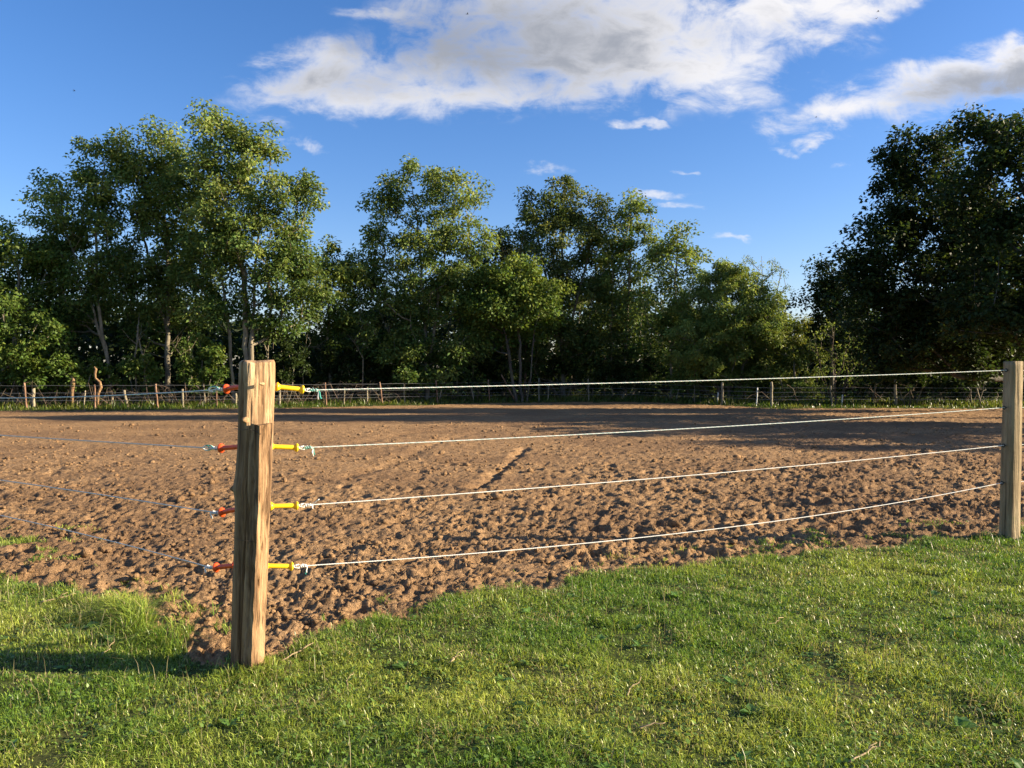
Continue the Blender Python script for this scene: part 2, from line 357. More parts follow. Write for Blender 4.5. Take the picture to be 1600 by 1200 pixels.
def soil_z(x, y):
    near = 1.0 / (1 + np.exp((y - 11.5) * 0.55))                      # the near end is the worst trodden
    left = 1.0 / (1 + np.exp((x + 0.05 * y - 0.6) * 2.2))
    flat = np.clip(near + 0.5 * np.clip((x - 0.5) / 4, 0, 1), 0, 1.0)
    A = 0.32 + 0.68 * np.clip(flat - 0.28 * left * (1 - near), 0, 1)
    A = A * (0.55 + 0.9 * fbm(x * 0.7, y * 0.7, 3, 60))
    wx = x + (vn(x * 9, y * 9, 91) - .5) * 0.09; wy = y + (vn(x * 9, y * 9, 92) - .5) * 0.09
    z = (fbm(x * 1.6, y * 1.6, 3, 20) - 0.5) * 0.05 + (fbm(wx * 11.0, wy * 11.0, 4, 21, 0.68) - 0.5) * 0.07
    bl = np.abs(fbm(wx * 10.0, wy * 10.0, 3, 25, 0.6) - 0.5) * 2; z = z - 0.04 * np.clip(0.22 - bl, 0, 1) * 3
    for sc, h, s in ((11.0, 0.013, 1), (19.0, 0.016, 2), (32.0, 0.012, 3)):
        f, i = worley(wx * sc, wy * sc, s); r = 0.25 + 0.40 * i
        z = z + h * np.clip(1.25 * (1 - f / r), 0, 0.8) * (0.35 + 0.9 * np.modf(i * 7.13)[0]) * (i > 0.35)
    f, i = worley(wx * 2.1, wy * 1.9, 8)                              # hoof prints
    r = 0.13 + 0.15 * i; q = f / r
    pit = (-0.06 * np.clip(1 - q ** 2, 0, 1) + 0.018 * np.exp(-((q - 1.25) / 0.3) ** 2)) * (i > 0.45)
    z = z + pit
    z = z * A
    for pts, dep, w in ((RUT1, 0.055, 0.075), (RUT2, 0.05, 0.2), (RUT3, 0.05, 0.2), (RUT4, 0.03, 0.14), ([gp(420, 720), gp(520, 700), gp(640, 676), gp(720, 668)], 0.03, 0.2), ([gp(560, 700), gp(680, 690), gp(760, 672)], .03, .16)):
        sd = seg_dist(x, y, pts) + (fbm(x * 3, y * 3, 3, 41) - .5) * 0.22
        z = z - dep * np.exp(-(sd / w) ** 2) + dep * 0.12 * np.exp(-((sd - 2.1 * w) / (0.8 * w)) ** 2)
    return z + 0.05 * (fbm(x * 0.25, y * 0.25, 2, 70) - 0.5)
def turf_z(x, y):
    return (fbm(x * 0.7, y * 0.7, 2, 80) - 0.5) * 0.05 + (fbm(x * 4, y * 4, 3, 81) - 0.5) * 0.025
def ground_z(x, y, g=None):
    g = grassness(x, y) if g is None else g
    w = np.clip((g + 0.10) / 0.22, 0, 1); return soil_z(x, y) * (1 - w) + turf_z(x, y) * w

rows = np.concatenate([np.linspace(1.2, 3.9, 14), np.exp(np.linspace(math.log(4.0), math.log(28.5), 345)), np.linspace(28.8, 37.5, 34), np.linspace(38.5, 46, 6)])
cols = np.linspace(-0.78, 0.78, 700)
GY, GU = np.meshgrid(rows, cols, indexing='ij')
GX = GU * (GY + 2.0)
GG = grassness(GX, GY); GZ = ground_z(GX, GY, GG)
GV = np.stack([GX, GY, GZ], -1).reshape(-1, 3)
nr, nc = GX.shape
ii = (np.arange(nr - 1)[:, None] * nc + np.arange(nc - 1)[None, :]).ravel()
quads = np.stack([ii, ii + 1, ii + nc + 1, ii + nc], 1)
isg = (GG.ravel()[quads].mean(1) > 0)
def submesh(name, q, mat):
    u, inv = np.unique(q.ravel(), return_inverse=True)
    return mesh_obj(name, GV[u], inv.reshape(-1, 4), mat)
tag(submesh('paddock', quads[~isg], M_SOIL), 'brown churned bare soil of the horse paddock', kind='structure')
tag(submesh('lawn', quads[isg], M_TURF), 'green turf in front of and behind the bare paddock', kind='structure')
# the meadow all the way to the horizon
ang = np.linspace(0, 2 * np.pi, 49)[:-1]; rr = [0.0, 40, 120, 400, 1500, 5000]
fv = [(0, 0, -0.25)]; ff = []
for k, r in enumerate(rr[1:]):
    for a in ang: fv.append((r * math.cos(a), r * math.sin(a), -0.25))
for j in range(48): ff.append((0, 1 + j, 1 + (j + 1) % 48))
for k in range(4):
    for j in range(48):
        a0, b0 = 1 + k * 48 + j, 1 + k * 48 + (j + 1) % 48; ff.append((a0, a0 + 48, b0 + 48, b0))
tag(mesh_obj('field', np.array(fv), ff, M_FIELD), 'green meadow reaching to the horizon', kind='structure')

# loose clods lying on the soil
def clods():
    n = 10500
    y = np.exp(rng.uniform(math.log(4.2), math.log(22), n)); x = rng.uniform(-0.72, 0.72, n) * (y + 1.0)
    g = grassness(x, y); keep = (g < 0.02) & (fbm(x * 1.2, y * 1.2, 3, 33) > 0.40); x, y = x[keep], y[keep]; n = len(x)
    z = soil_z(x, y)
    t = (1 + 5 ** .5) / 2
    iv = np.array([(-1, t, 0), (1, t, 0), (-1, -t, 0), (1, -t, 0), (0, -1, t), (0, 1, t), (0, -1, -t), (0, 1, -t), (t, 0, -1), (t, 0, 1), (-t, 0, -1), (-t, 0, 1)]) / 1.9
    fi = np.array([(0, 11, 5), (0, 5, 1), (0, 1, 7), (0, 7, 10), (0, 10, 11), (1, 5, 9), (5, 11, 4), (11, 10, 2), (10, 7, 6), (7, 1, 8), (3, 9, 4), (3, 4, 2), (3, 2, 6), (3, 6, 8), (3, 8, 9), (4, 9, 5), (2, 4, 11), (6, 2, 10), (8, 6, 7), (9, 8, 1)])
    s = np.exp(rng.normal(math.log(0.0125), 0.5, n)).clip(0.005, 0.045) * (1 + 0.25 * (y > 9))
    V = iv[None] * s[:, None, None] * rng.uniform(0.55, 1.35, (n, 12, 1)) * np.stack([rng.uniform(.8, 1.5, n), rng.uniform(.8, 1.5, n), rng.uniform(.5, .95, n)], -1)[:, None]
    V += np.stack([x, y, z + s * 0.25], -1)[:, None]
    Fq = (fi[None] + (np.arange(n) * 12)[:, None, None]).reshape(-1, 3)
    tag(mesh_obj('soil_clods', V.reshape(-1, 3), Fq, M_SOIL, smooth=False), 'loose crumbs and clods of brown earth on the paddock', 'soil', kind='stuff')
clods()

# ------------------------------------------------------------------ grass
def blades(name, x, y, z, h, w, bend, hue, mat, label):
    """hue (n,3) colours; 5 points per blade: a quad and a tip."""
    n = len(x); th = rng.uniform(0, 2 * np.pi, n); fa = th + np.pi / 2 + rng.normal(0, .5, n)
    side = np.stack([np.cos(th), np.sin(th), np.zeros(n)], -1) * (w / 2)[:, None]
    out = np.stack([np.cos(fa), np.sin(fa), np.zeros(n)], -1)
    b = np.stack([x, y, z - 0.006], -1)
    m = b + out * (h * bend * 0.35)[:, None] + np.array([0, 0, 1.0]) * (h * 0.58)[:, None]
    t = b + out * (h * bend)[:, None] + np.array([0, 0, 1.0]) * (h * np.clip(1 - 0.35 * bend, 0.25, 1))[:, None]
    V = np.stack([b - side, b + side, m - side * .8, m + side * .8, t], 1).reshape(-1, 3)
    k = np.arange(n) * 5
    tri = np.concatenate([np.stack([k, k + 1, k + 3], 1), np.stack([k, k + 3, k + 2], 1), np.stack([k + 2, k + 3, k + 4], 1)])
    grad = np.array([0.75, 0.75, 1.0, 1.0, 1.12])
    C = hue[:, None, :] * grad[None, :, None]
    return V, tri, C.reshape(-1, 3)
def grass_hue(x, y, n):
    p = fbm(x * 1.1, y * 1.1, 3, 51); q = fbm(x * 3.3, y * 3.3, 2, 52)
    a, b_ = np.array([0.125, 0.23, 0.026]), np.array([0.365, 0.42, 0.075])
    mixv = np.clip((p - 0.35) * 2.4 + rng.normal(0, .26, n), 0, 1)[:, None]
    c = a * (1 - mixv) + b_ * mixv
    dry = rng.random(n) < (0.05 + 0.22 * np.clip((q - 0.5) * 3, 0, 1))
    c[dry] = np.array([0.40, 0.34, 0.16]) * rng.uniform(.7, 1.2, (dry.sum(), 1))
    return c * rng.uniform(0.55, 1.5, (n, 1))
def lawn_grass():
    n, m = 600000, 130000
    y = 2.5 + (8.0 - 2.5) * rng.random(n) ** 0.9; x = rng.uniform(-1, 1, n) * (0.655 * y + 0.25)
    ym = 1.7 + (9.5 - 1.7) * rng.random(m); xm = rng.choice([-1, 1], m) * (0.655 * ym + 0.25 + 1.9 * rng.random(m))   # on past the edges of the view
    x, y = np.concatenate([x, xm]), np.concatenate([y, ym]); n = n + m
    lump = fbm(x * 5.0, y * 5.0, 3, 90); g = grassness(x, y)
    edge = np.clip(g / 0.16, 0, 1)
    keep = rng.random(n) < (0.30 + 0.95 * np.clip((lump - 0.28) * 2.2, 0, 1)) * edge ** 0.7
    sparse = (g > -0.55) & (g < 0.03) & (fbm(x * 6, y * 6, 2, 95) > 0.66) & (rng.random(n) < 0.35)
    keep |= sparse
    x, y, lump, g = x[keep], y[keep], lump[keep], g[keep]; n = len(x)
    z = ground_z(x, y, g)
    h = (0.017 + 0.040 * np.clip(lump * 1.5 - 0.25, 0, 1)) * rng.uniform(.55, 1.4, n)
    h *= 1 + 0.45 * np.exp(-((g - 0.12) / 0.16) ** 2)                        # longer at the edge
    h *= 0.62 + 0.58 * fbm(x * 1.7, y * 1.7, 3, 97)
    h *= 1 + 1.5 * np.exp(-(((x + 2.2) / 0.55) ** 2 + ((y - 4.75) / 0.4) ** 2))  # rank tussock left of the post
    w = rng.uniform(0.0024, 0.0050, n) * (0.8 + 0.07 * y)
    w = np.where(np.abs(x) > 0.655 * y + 0.25, w * 1.5, w)
    bend = np.clip(rng.gamma(2.4, 0.36, n), 0.05, 2.2)
    hue = grass_hue(x, y, n)
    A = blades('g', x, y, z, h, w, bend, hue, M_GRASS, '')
    # tall dry seed stalks
    k = 4200; yy = 2.6 + 5.2 * rng.random(k); xx = rng.uniform(-1, 1, k) * (0.66 * yy + 0.5); tus = rng.random(k) < 0.07; xx = np.where(tus, rng.normal(-2.15, .38, k), xx); yy = np.where(tus, rng.normal(4.75, .22, k), yy); gg = grassness(xx, yy)
    kp = (gg > 0) & (rng.random(k) < 0.35 + 0.65 * (gg < 0.7)); xx, yy, gg = xx[kp], yy[kp], gg[kp]; k = len(xx)
    B = blades('s', xx, yy, ground_z(xx, yy, gg), rng.uniform(.06, .16, k), np.full(k, 0.0024), rng.uniform(.05, .9, k),
               np.array([0.36, 0.31, 0.16]) * rng.uniform(.7, 1.15, (k, 1)), M_GRASS, '')
    o = len(A[0])
    ob = mesh_obj('lawn_grass', np.concatenate([A[0], B[0]]), np.concatenate([A[1], B[1] + o]), M_GRASS, smooth=False, col=np.concatenate([A[2], B[2]]))
    tag(ob, 'short uneven green grass in the foreground', 'grass', kind='stuff')
    return n
lawn_grass()
def lawn_weeds():
    """clover, daisy and plantain leaves lying low in the sward"""
    n = 26000
    y = 2.4 + 5.2 * rng.random(n); x = rng.uniform(-1, 1, n) * (0.66 * y + 0.5); g = grassness(x, y)
    keep = (g > 0.03) & (fbm(x * 2.6, y * 2.6, 3, 120) > 0.47); x, y, g = x[keep], y[keep], g[keep]; n = len(x)
    z = ground_z(x, y, g) + rng.uniform(0.012, 0.045, n)
    L = rng.uniform(0.006, 0.014, n); th = rng.uniform(0, 2 * np.pi, n); tilt = rng.normal(0.1, .35, n)
    a = np.stack([np.cos(th) * np.cos(tilt), np.sin(th) * np.cos(tilt), np.sin(tilt)], -1) * L[:, None]
    b = np.stack([-np.sin(th), np.cos(th), rng.normal(0, .3, n)], -1) * (L * rng.uniform(.45, .8, n))[:, None]
    c = np.stack([x, y, z], -1)
    V = np.stack([c - a, c - a * .1 + b, c + a, c - a * .1 - b], 1).reshape(-1, 3)
    col = np.array([0.13, 0.22, 0.04]) * rng.uniform(.6, 1.4, (n, 1)) * np.array([1, 1, 1.0])
    colv = np.repeat(col, 4, 0); extra, ec = [], []
    m = 120; ry_ = 2.6 + 4.6 * rng.random(m); rx_ = rng.uniform(-1, 1, m) * (0.66 * ry_ + .3); rx_[:26] = rng.normal(-2.1, .4, 26); ry_[:26] = rng.normal(4.7, .2, 26)
    gg = grassness(rx_, ry_); rz_ = ground_z(rx_, ry_, gg)
    for q in range(m):                                       # plantain and dock rosettes
        if gg[q] < .02: continue
        hue_ = np.array([0.10, 0.19, 0.035]) * rng.uniform(.7, 1.4); big = 1.5 if q < 26 else 1.0
        for e in range(rng.integers(5, 9)):
            t_ = rng.uniform(0, 2 * np.pi); ln = rng.uniform(.035, .07) * big; wd = ln * rng.uniform(.22, .36); up_ = rng.uniform(.25, .8)
            dd_ = np.array([math.cos(t_), math.sin(t_), 0]); sd_ = np.array([-dd_[1], dd_[0], 0]); b0 = np.array([rx_[q], ry_[q], rz_[q] + .006])
            p1 = b0 + dd_ * ln * .45 + np.array([0, 0, ln * up_ * .5]); p2 = b0 + dd_ * ln + np.array([0, 0, ln * up_ * .55])
            extra += [b0, p1 - sd_ * wd, p1 - np.array([0, 0, .003]), b0, b0, p1 - np.array([0, 0, .003]), p1 + sd_ * wd, b0, p1 - sd_ * wd, p2, p2, p1 - np.array([0, 0, .003]), p1 + sd_ * wd, p1 - np.array([0, 0, .003]), p2, p2]
            ec += [hue_ * rng.uniform(.85, 1.15)] * 16
    V = np.concatenate([V, np.array(extra)]); colv = np.concatenate([colv, np.array(ec)])
    idx = np.arange(len(V)).reshape(-1, 4); ex = idx[n:]; faces = [tuple(f) for f in idx[:n]]
    tri_ = {0: (0, 1, 2), 1: (0, 1, 2), 2: (0, 1, 3), 3: (0, 1, 2)}
    for j, f in enumerate(ex): faces.append(tuple(f[i] for i in tri_[j % 4]))
    ob = mesh_obj('lawn_weeds', V, faces, M_GRASS, smooth=False, col=colv)
    tag(ob, 'low clover and broad weed leaves among the foreground grass', 'weeds', kind='stuff')
lawn_weeds()
def verge():
    n = 34000
    x = rng.uniform(-27, 27, n); y = fence_y(x) + rng.uniform(-1.9, 4.0, n)
    g = grassness(x, y); keep = (g > -0.1) & (rng.random(n) < 0.35 + 0.65 * (g > 0.5)); x, y, g = x[keep], y[keep], g[keep]; n = len(x)
    h = (0.06 + 0.26 * np.clip(g / 2.2, 0, 1) * fbm(x * 1.3, y * 1.3, 3, 99) * 1.4) * rng.uniform(.6, 1.3, n)
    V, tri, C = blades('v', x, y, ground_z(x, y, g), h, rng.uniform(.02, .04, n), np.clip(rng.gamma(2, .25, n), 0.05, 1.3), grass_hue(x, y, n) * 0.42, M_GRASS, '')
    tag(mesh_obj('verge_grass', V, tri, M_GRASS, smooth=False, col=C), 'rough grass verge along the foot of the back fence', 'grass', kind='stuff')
verge()

# ------------------------------------------------------------------ trees and shrubs
DENS, PER = 2.3, 2.55
class Skeleton:
    def __init__(self): self.P = []; self.par = []; self.tip = []
    def add(self, p, par): self.P.append(np.asarray(p, float)); self.par.append(par); self.tip.append(True); return len(self.P) - 1
def poly_nodes(sk, pts, step=0.45, par=-1):
    ids = []; r = np.random.default_rng(int(abs(pts[0][0]) * 1000) % 9973)
    last = par
    pts = [np.asarray(p, float) for p in pts]
    for k in range(len(pts) - 1):
        m = max(1, int(np.linalg.norm(pts[k + 1] - pts[k]) / step))
        for i in range(m):
            q = pts[k] + (pts[k + 1] - pts[k]) * (i / m)
            if ids: q = q + r.normal(0, 0.025, 3)
            last = sk.add(q, last); ids.append(last)
    last = sk.add(pts[-1], last); ids.append(last); return ids
def leaf_cloud(C, size, per, L, Wd, cols, r, droop=0.25, flat=0.75, upb=0.5):
    """leaves as folded diamonds round the cluster centres C (k,3); colours cols (k,3)."""
    k = len(C); n = k * per
    off = r.normal(0, 1, (n, 3)); off /= np.linalg.norm(off, axis=1)[:, None] + 1e-9
    off *= (r.random(n) ** 0.45)[:, None] * np.repeat(size, per)[:, None]; off[:, 2] *= flat
    c = np.repeat(C, per, 0) + off
    c[:, 2] -= droop * np.linalg.norm(off[:, :2], axis=1) * 0.5
    a = off * np.array([1, 1, 0.4]) + r.normal(0, 0.35, (n, 3)) * np.repeat(size, per)[:, None]; a[:, 2] -= droop * np.repeat(size, per)
    a /= np.linalg.norm(a, axis=1)[:, None] + 1e-9
    nn = r.normal(0, 1, (n, 3)); nn[:, 2] += upb * 2; b = np.cross(a, nn); b /= np.linalg.norm(b, axis=1)[:, None] + 1e-9
    nr = np.cross(b, a)
    l = (L * r.uniform(.6, 1.35, n))[:, None] * 0.5; w = (Wd * r.uniform(.6, 1.35, n))[:, None] * 0.5
    V = np.stack([c - a * l, c + b * w + nr * w * .35, c + a * l, c - b * w + nr * w * .35], 1).reshape(-1, 3)
    col = np.repeat(cols, per, 0) * r.uniform(.72, 1.3, (n, 1)); col[:, 0] *= r.uniform(.85, 1.25, n)
    return V, np.repeat(col, 4, 0)
def frusta(P, par, rad, sides):
    Vs, Fs, o = [], [], 0; ang = np.arange(sides) * 2 * np.pi / sides
    idx = np.array([i for i in range(len(P)) if par[i] >= 0]); A = P[par[idx]]; B = P[idx]
    T = B - A; T /= np.linalg.norm(T, axis=1)[:, None] + 1e-9
    u = np.cross(T, np.array([0.31, 0.87, 0.12])); u /= np.linalg.norm(u, axis=1)[:, None] + 1e-9; v = np.cross(T, u)
    ring = np.cos(ang)[None, :, None] * u[:, None] + np.sin(ang)[None, :, None] * v[:, None]
    ra, rb = rad[par[idx]], rad[idx]; ra = np.minimum(ra, rb * 1.25)
    V = np.concatenate([(A - T * (ra * .3)[:, None])[:, None] + ring * ra[:, None, None], (B + T * (rb * .3)[:, None])[:, None] + ring * rb[:, None, None]], 1).reshape(-1, 3)
    k = (np.arange(len(idx)) * 2 * sides)[:, None]; j = np.arange(sides)[None]; jn = (j + 1) % sides
    Fq = np.stack([k + j, k + jn, k + sides + jn, k + sides + j], -1).reshape(-1, 4)
    return V, Fq
def tree(name, label, cat, d, base, stems, blobs, dens=1.0, size=(0.36, 0.74), per=46, L=0.15, Wd=0.075, color=(0.06, 0.105, 0.022), tipc=(0.11, 0.15, 0.03),
         bark=None, seed=0, group=None, hollow=0.35, trunk_r=0.16, droop=0.3, upb=0.5, zmin=0.3, dep=0.8):
    """stems: list of pixel polylines from the ground up; blobs: (px,py,rx,ry[,depth offset]) in photo pixels at distance d."""
    r = np.random.default_rng(seed + 100)
    b0 = W(base, 600, d); b0[2] = 0.0
    root = empty(name, b0, label, cat, group)
    sk = Skeleton(); stem_of, starts = [], []; dens = dens * DENS; per = int(per * PER)
    for s in stems:
        pts = [W(p[0], p[1], d + (p[2] if len(p) > 2 else 0)) for p in s]
        
        if s[0][1] >= 630: pts[0][2] = -0.3
        ids = poly_nodes(sk, pts); stem_of += [len(starts)] * len(ids); starts.append(s)
    C, S = [], []
    for bl in blobs:
        px, py, rx, ry = bl[:4]; dy = bl[4] if len(bl) > 4 else 0.0
        c = W(px, py, d + dy); ax = np.array([rx / F * d, rx / F * d * dep, ry / F * d])
        m = max(5, int(dens * 2.1 * (ax[0] * ax[2] + ax[0] * ax[1] + ax[1] * ax[2])))
        v = r.normal(0, 1, (m, 3)); v /= np.linalg.norm(v, axis=1)[:, None]
        rad = (hollow + (1 - hollow) * r.random(m)) ** 0.6
        wob = 1 + 0.16 * np.sin(v[:, 0] * 5 + seed) * np.cos(v[:, 2] * 6 + seed * 2) + r.normal(0, .06, m)
        C.append(c + v * ax * (rad * wob)[:, None]); S.append(r.uniform(size[0], size[1], m))
    C = np.concatenate(C); S = np.concatenate(S)
    k = C[:, 2] > zmin; C, S = C[k], S[k]
    # grow: each leaf cluster joins the nearest wood below it
    axis = np.mean([p[:2] for p in sk.P], axis=0)
    order = np.argsort(np.hypot(C[:, 0] - axis[0], C[:, 1] - axis[1]) + 0.25 * (C[:, 2] - C[:, 2].min()))
    nP = np.zeros((len(sk.P) + 6 * len(C) + 10, 3)); nP[:len(sk.P)] = sk.P; cnt = len(sk.P); par = list(sk.par); par += [-1] * (len(nP) - cnt); cl = np.zeros(len(nP), int)
    for i in order:
        dv = C[i] - nP[:cnt]; dist = np.linalg.norm(dv, axis=1) + np.where(dv[:, 2] < 0.25 * np.hypot(dv[:, 0], dv[:, 1]), 0.9, 0) + np.where(dv[:, 2] < 0, 1.5, 0)
        j = int(np.argmin(dist)); a = nP[j]; ln = np.linalg.norm(C[i] - a); m = int(min(5, max(1, round(ln / 0.45))))
        ctrl = (a + C[i]) / 2 + np.array([0, 0, -0.12 * ln]) + r.normal(0, .06 * ln, 3); last = j
        for q in range(1, m + 1):
            t = q / m; p = (1 - t) ** 2 * a + 2 * t * (1 - t) * ctrl + t * t * C[i]
            nP[cnt] = p; par[cnt] = last; last = cnt; cnt += 1
        cl[last] += 1
    P = nP[:cnt]; par = np.array(par[:cnt]); w = np.maximum(cl[:cnt].astype(float), 0.02)
    for i in range(cnt - 1, -1, -1):
        if par[i] >= 0 and par[i] < i: w[par[i]] += w[i]
    rad = 0.009 * np.maximum(w, .5) ** 0.5
    rad *= min(1.6, trunk_r / max(rad.max(), 1e-6)) if rad.max() > trunk_r else 1.0
    ns = len(sk.P); zs_ = np.maximum(P[:ns, 2], 0)
    top = max(zs_.max(), 0.1); thick_ = np.array([1.0 if q == 0 else 0.62 for q in stem_of]); rad[:ns] = np.maximum(np.minimum(rad[:ns], trunk_r), trunk_r * .72 * thick_ * (1 - 0.85 * zs_ / top))
    V, Fq = frusta(P, par, rad, 6)
    mesh_obj('trunk', V, Fq, bark or M_BARK, root)
    hue = np.clip(r.normal(0.35, .28, len(C)) + 0.35 * (C[:, 2] - C[:, 2].mean()) / (C[:, 2].std() + .1) * 0.5, 0, 1)[:, None]
    cols = (np.array(color) * (1 - hue) + np.array(tipc) * hue) * r.uniform(.85, 1.15, (len(C), 1))
    LV, LC = leaf_cloud(C, S, per, L, Wd, cols, r, droop=droop, upb=upb)
    mesh_obj('crown', LV, np.arange(len(LV)).reshape(-1, 4), M_LEAF, root, smooth=False, col=LC)
    return root
ASH = dict(color=(0.070, 0.122, 0.028), tipc=(0.205, 0.27, 0.068), L=0.165, Wd=0.08, droop=0.35)
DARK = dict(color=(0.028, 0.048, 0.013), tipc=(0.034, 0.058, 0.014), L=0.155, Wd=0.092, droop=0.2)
MAPLE = dict(color=(0.075, 0.13, 0.025), tipc=(0.15, 0.21, 0.04), L=0.14, Wd=0.10, droop=0.35)
WILLOW = dict(color=(0.11, 0.165, 0.038), tipc=(0.21, 0.275, 0.065), L=0.16, Wd=0.05, droop=0.45)
EDGE_T = 'trees along the back of the paddock'
tree('broadleaf_tree', 'dense dark green tree cut off by the left edge of the picture', 'tree', 32.0, 20, [[(25, 640), (22, 540), (30, 430)], [(10, 640), (-10, 520), (-30, 450)]],
     [(15, 430, 95, 75), (-40, 400, 90, 70, 1), (35, 520, 85, 60, -1), (85, 400, 50, 60, 1), (-60, 520, 70, 70)], seed=1, dens=1.0, group=EDGE_T, **MAPLE)
tree('ash_tree', 'ash tree with a pale slanting trunk, leftmost of the three tall ashes', 'tree', 32.5, 175, [[(176, 640), (168, 560), (152, 470), (150, 360), (165, 240)], [(168, 560), (135, 450), (95, 340)]],
     [(165, 255, 48, 55), (110, 310, 55, 55), (75, 370, 50, 50, .5), (185, 330, 55, 60), (130, 400, 60, 55), (60, 430, 40, 40, 1), (205, 235, 35, 40), (120, 470, 70, 45, .8), (180, 430, 45, 45), (60, 500, 55, 40, 1)], seed=2, dens=1.15, bark=M_BARKP, trunk_r=.075, group=EDGE_T, **ASH)
tree('ash_tree', 'slender straight ash with thin crown, middle of the three tall ashes', 'tree', 33.5, 262, [[(262, 640), (263, 560), (262, 430), (255, 300), (252, 215)], [(262, 520), (235, 420), (215, 320)]],
     [(252, 235, 45, 48), (225, 300, 55, 60), (275, 300, 55, 65), (240, 390, 65, 60), (290, 400, 55, 60), (200, 420, 50, 45), (230, 470, 60, 35), (290, 470, 50, 45), (250, 520, 55, 35, .6)], seed=3, dens=1.15, bark=M_BARK, trunk_r=.11, group=EDGE_T, **ASH)
tree('ash_tree', 'tallest ash with paired trunks, its broad crown above the thick log post', 'tree', 32.0, 385, [[(383, 640), (385, 560), (382, 430), (350, 300), (322, 185)], [(392, 640), (393, 540), (400, 400), (420, 280)], [(366, 640), (360, 540), (345, 420), (310, 330)]],
     [(322, 205, 36, 42), (350, 240, 62, 55), (405, 240, 38, 48), (300, 300, 50, 50), (365, 320, 75, 65), (445, 310, 55, 48), (400, 390, 85, 65), (330, 410, 62, 60), (470, 375, 34, 48), (440, 440, 62, 45), (480, 285, 16, 20), (350, 470, 48, 35), (430, 495, 50, 30, .6), (480, 450, 30, 40)], seed=4, dens=1.2, trunk_r=.12, bark=M_BARKP, group=EDGE_T, **ASH)
tree('thin_tree', 'small thin crowned tree in the gap right of the tall ashes', 'tree', 35.0, 515, [[(515, 640), (512, 540), (515, 470), (522, 425)]],
     [(518, 408, 30, 30), (530, 440, 34, 36), (500, 460, 32, 42), (545, 450, 28, 50), (490, 520, 34, 30), (530, 510, 34, 40)], seed=5, dens=1.25, size=(.3, .6), trunk_r=.06, hollow=.1, group=EDGE_T, **ASH)
tree('oak_tree', 'round topped tree with open branchy crown, centre left of the tree line', 'tree', 36.0, 665, [[(668, 640), (665, 540), (660, 440), (650, 330), (640, 275)], [(672, 560), (690, 430), (710, 330)]],
     [(650, 290, 55, 38), (710, 305, 45, 42), (595, 320, 36, 34), (730, 375, 42, 60), (670, 365, 60, 40), (590, 390, 42, 55), (640, 440, 70, 48), (560, 440, 34, 60), (720, 450, 52, 42), (600, 510, 80, 60), (700, 520, 70, 60), (660, 570, 90, 40)], seed=6, dens=1.1, group=EDGE_T, trunk_r=.12, **ASH)
tree('dark_tree', 'dark tree half hidden behind the bare brown twigs', 'tree', 41.0, 785, [[(785, 640), (785, 500), (785, 380)]], [(785, 385, 40, 40), (770, 440, 60, 60), (800, 500, 70, 70)], seed=7, dens=.9, group=EDGE_T, **DARK)
tree('maple_bush', 'fresh green spreading maple lit by sun, below the bare brown twigs', 'tree', 35.5, 815, [[(815, 640), (812, 540), (808, 470), (800, 420)], [(822, 640), (835, 520), (850, 450)], [(808, 640), (790, 520), (765, 450)]],
     [(800, 430, 50, 32), (760, 455, 45, 40), (845, 455, 42, 36), (800, 480, 75, 28), (740, 490, 32, 28), (830, 505, 50, 24, .8), (775, 520, 50, 24, .8)], seed=8, dens=1.3, bark=M_BARKD, trunk_r=.07, group=EDGE_T, **MAPLE)
tree('broadleaf_tree', 'dense domed tree with rounded dark green crown, centre of the tree line', 'tree', 38.5, 880, [[(880, 640), (878, 500), (880, 300)], [(880, 560), (850, 420), (835, 330)], [(882, 540), (915, 420), (930, 350)]],
     [(882, 312, 45, 34), (838, 335, 42, 40), (925, 345, 40, 42), (870, 380, 75, 50), (935, 420, 48, 52), (850, 450, 60, 50), (900, 480, 75, 60), (860, 540, 80, 50), (930, 550, 60, 45)], seed=9, dens=1.15, group=EDGE_T, trunk_r=.13, **dict(ASH, color=(0.055, 0.095, 0.024), tipc=(0.14, 0.175, 0.045)))
tree('ash_tree', 'upright ash with bare pale trunk showing, right of the domed tree', 'tree', 38.0, 985, [[(975, 640), (978, 540), (982, 440), (985, 330)], [(958, 640), (955, 540), (958, 400)]],
     [(990, 335, 34, 30), (965, 360, 32, 40), (1000, 390, 38, 45), (955, 430, 36, 40), (1005, 440, 26, 26), (985, 500, 45, 45), (1010, 560, 40, 40)], seed=10, dens=1.15, bark=M_BARKP, group=EDGE_T, trunk_r=.1, **ASH)
tree('ash_tree', 'narrow ash with thin pointed crown, next to the olive green willow', 'tree', 37.0, 1055, [[(1048, 640), (1050, 540), (1055, 440), (1060, 370)], [(1050, 560), (1070, 480), (1085, 430)]],
     [(1060, 375, 30, 28), (1085, 405, 24, 26), (1045, 415, 32, 40), (1075, 450, 34, 35), (1030, 480, 36, 40), (1060, 520, 40, 50)], seed=11, dens=1.05, bark=M_BARKP, group=EDGE_T, trunk_r=.1, **ASH)
tree('willow_bush', 'rounded olive green willow bush beside the back fence', 'bush', 35.5, 1140, [[(1140, 640), (1138, 540), (1130, 440)], [(1150, 640), (1168, 540), (1180, 460)], [(1130, 640), (1105, 540), (1090, 470)]],
     [(1130, 445, 50, 30), (1090, 480, 40, 45), (1180, 475, 45, 42), (1130, 530, 75, 55), (1200, 545, 45, 50), (1090, 575, 50, 42), (1160, 590, 70, 30), (1150, 480, 60, 40, -1), (1140, 430, 46, 24), (1195, 500, 50, 46, -1.5), (1110, 540, 60, 50, -1.5)], seed=12, dens=1.6, size=(.3, .5), per=60, hollow=.25, trunk_r=.1, group=EDGE_T, **WILLOW)
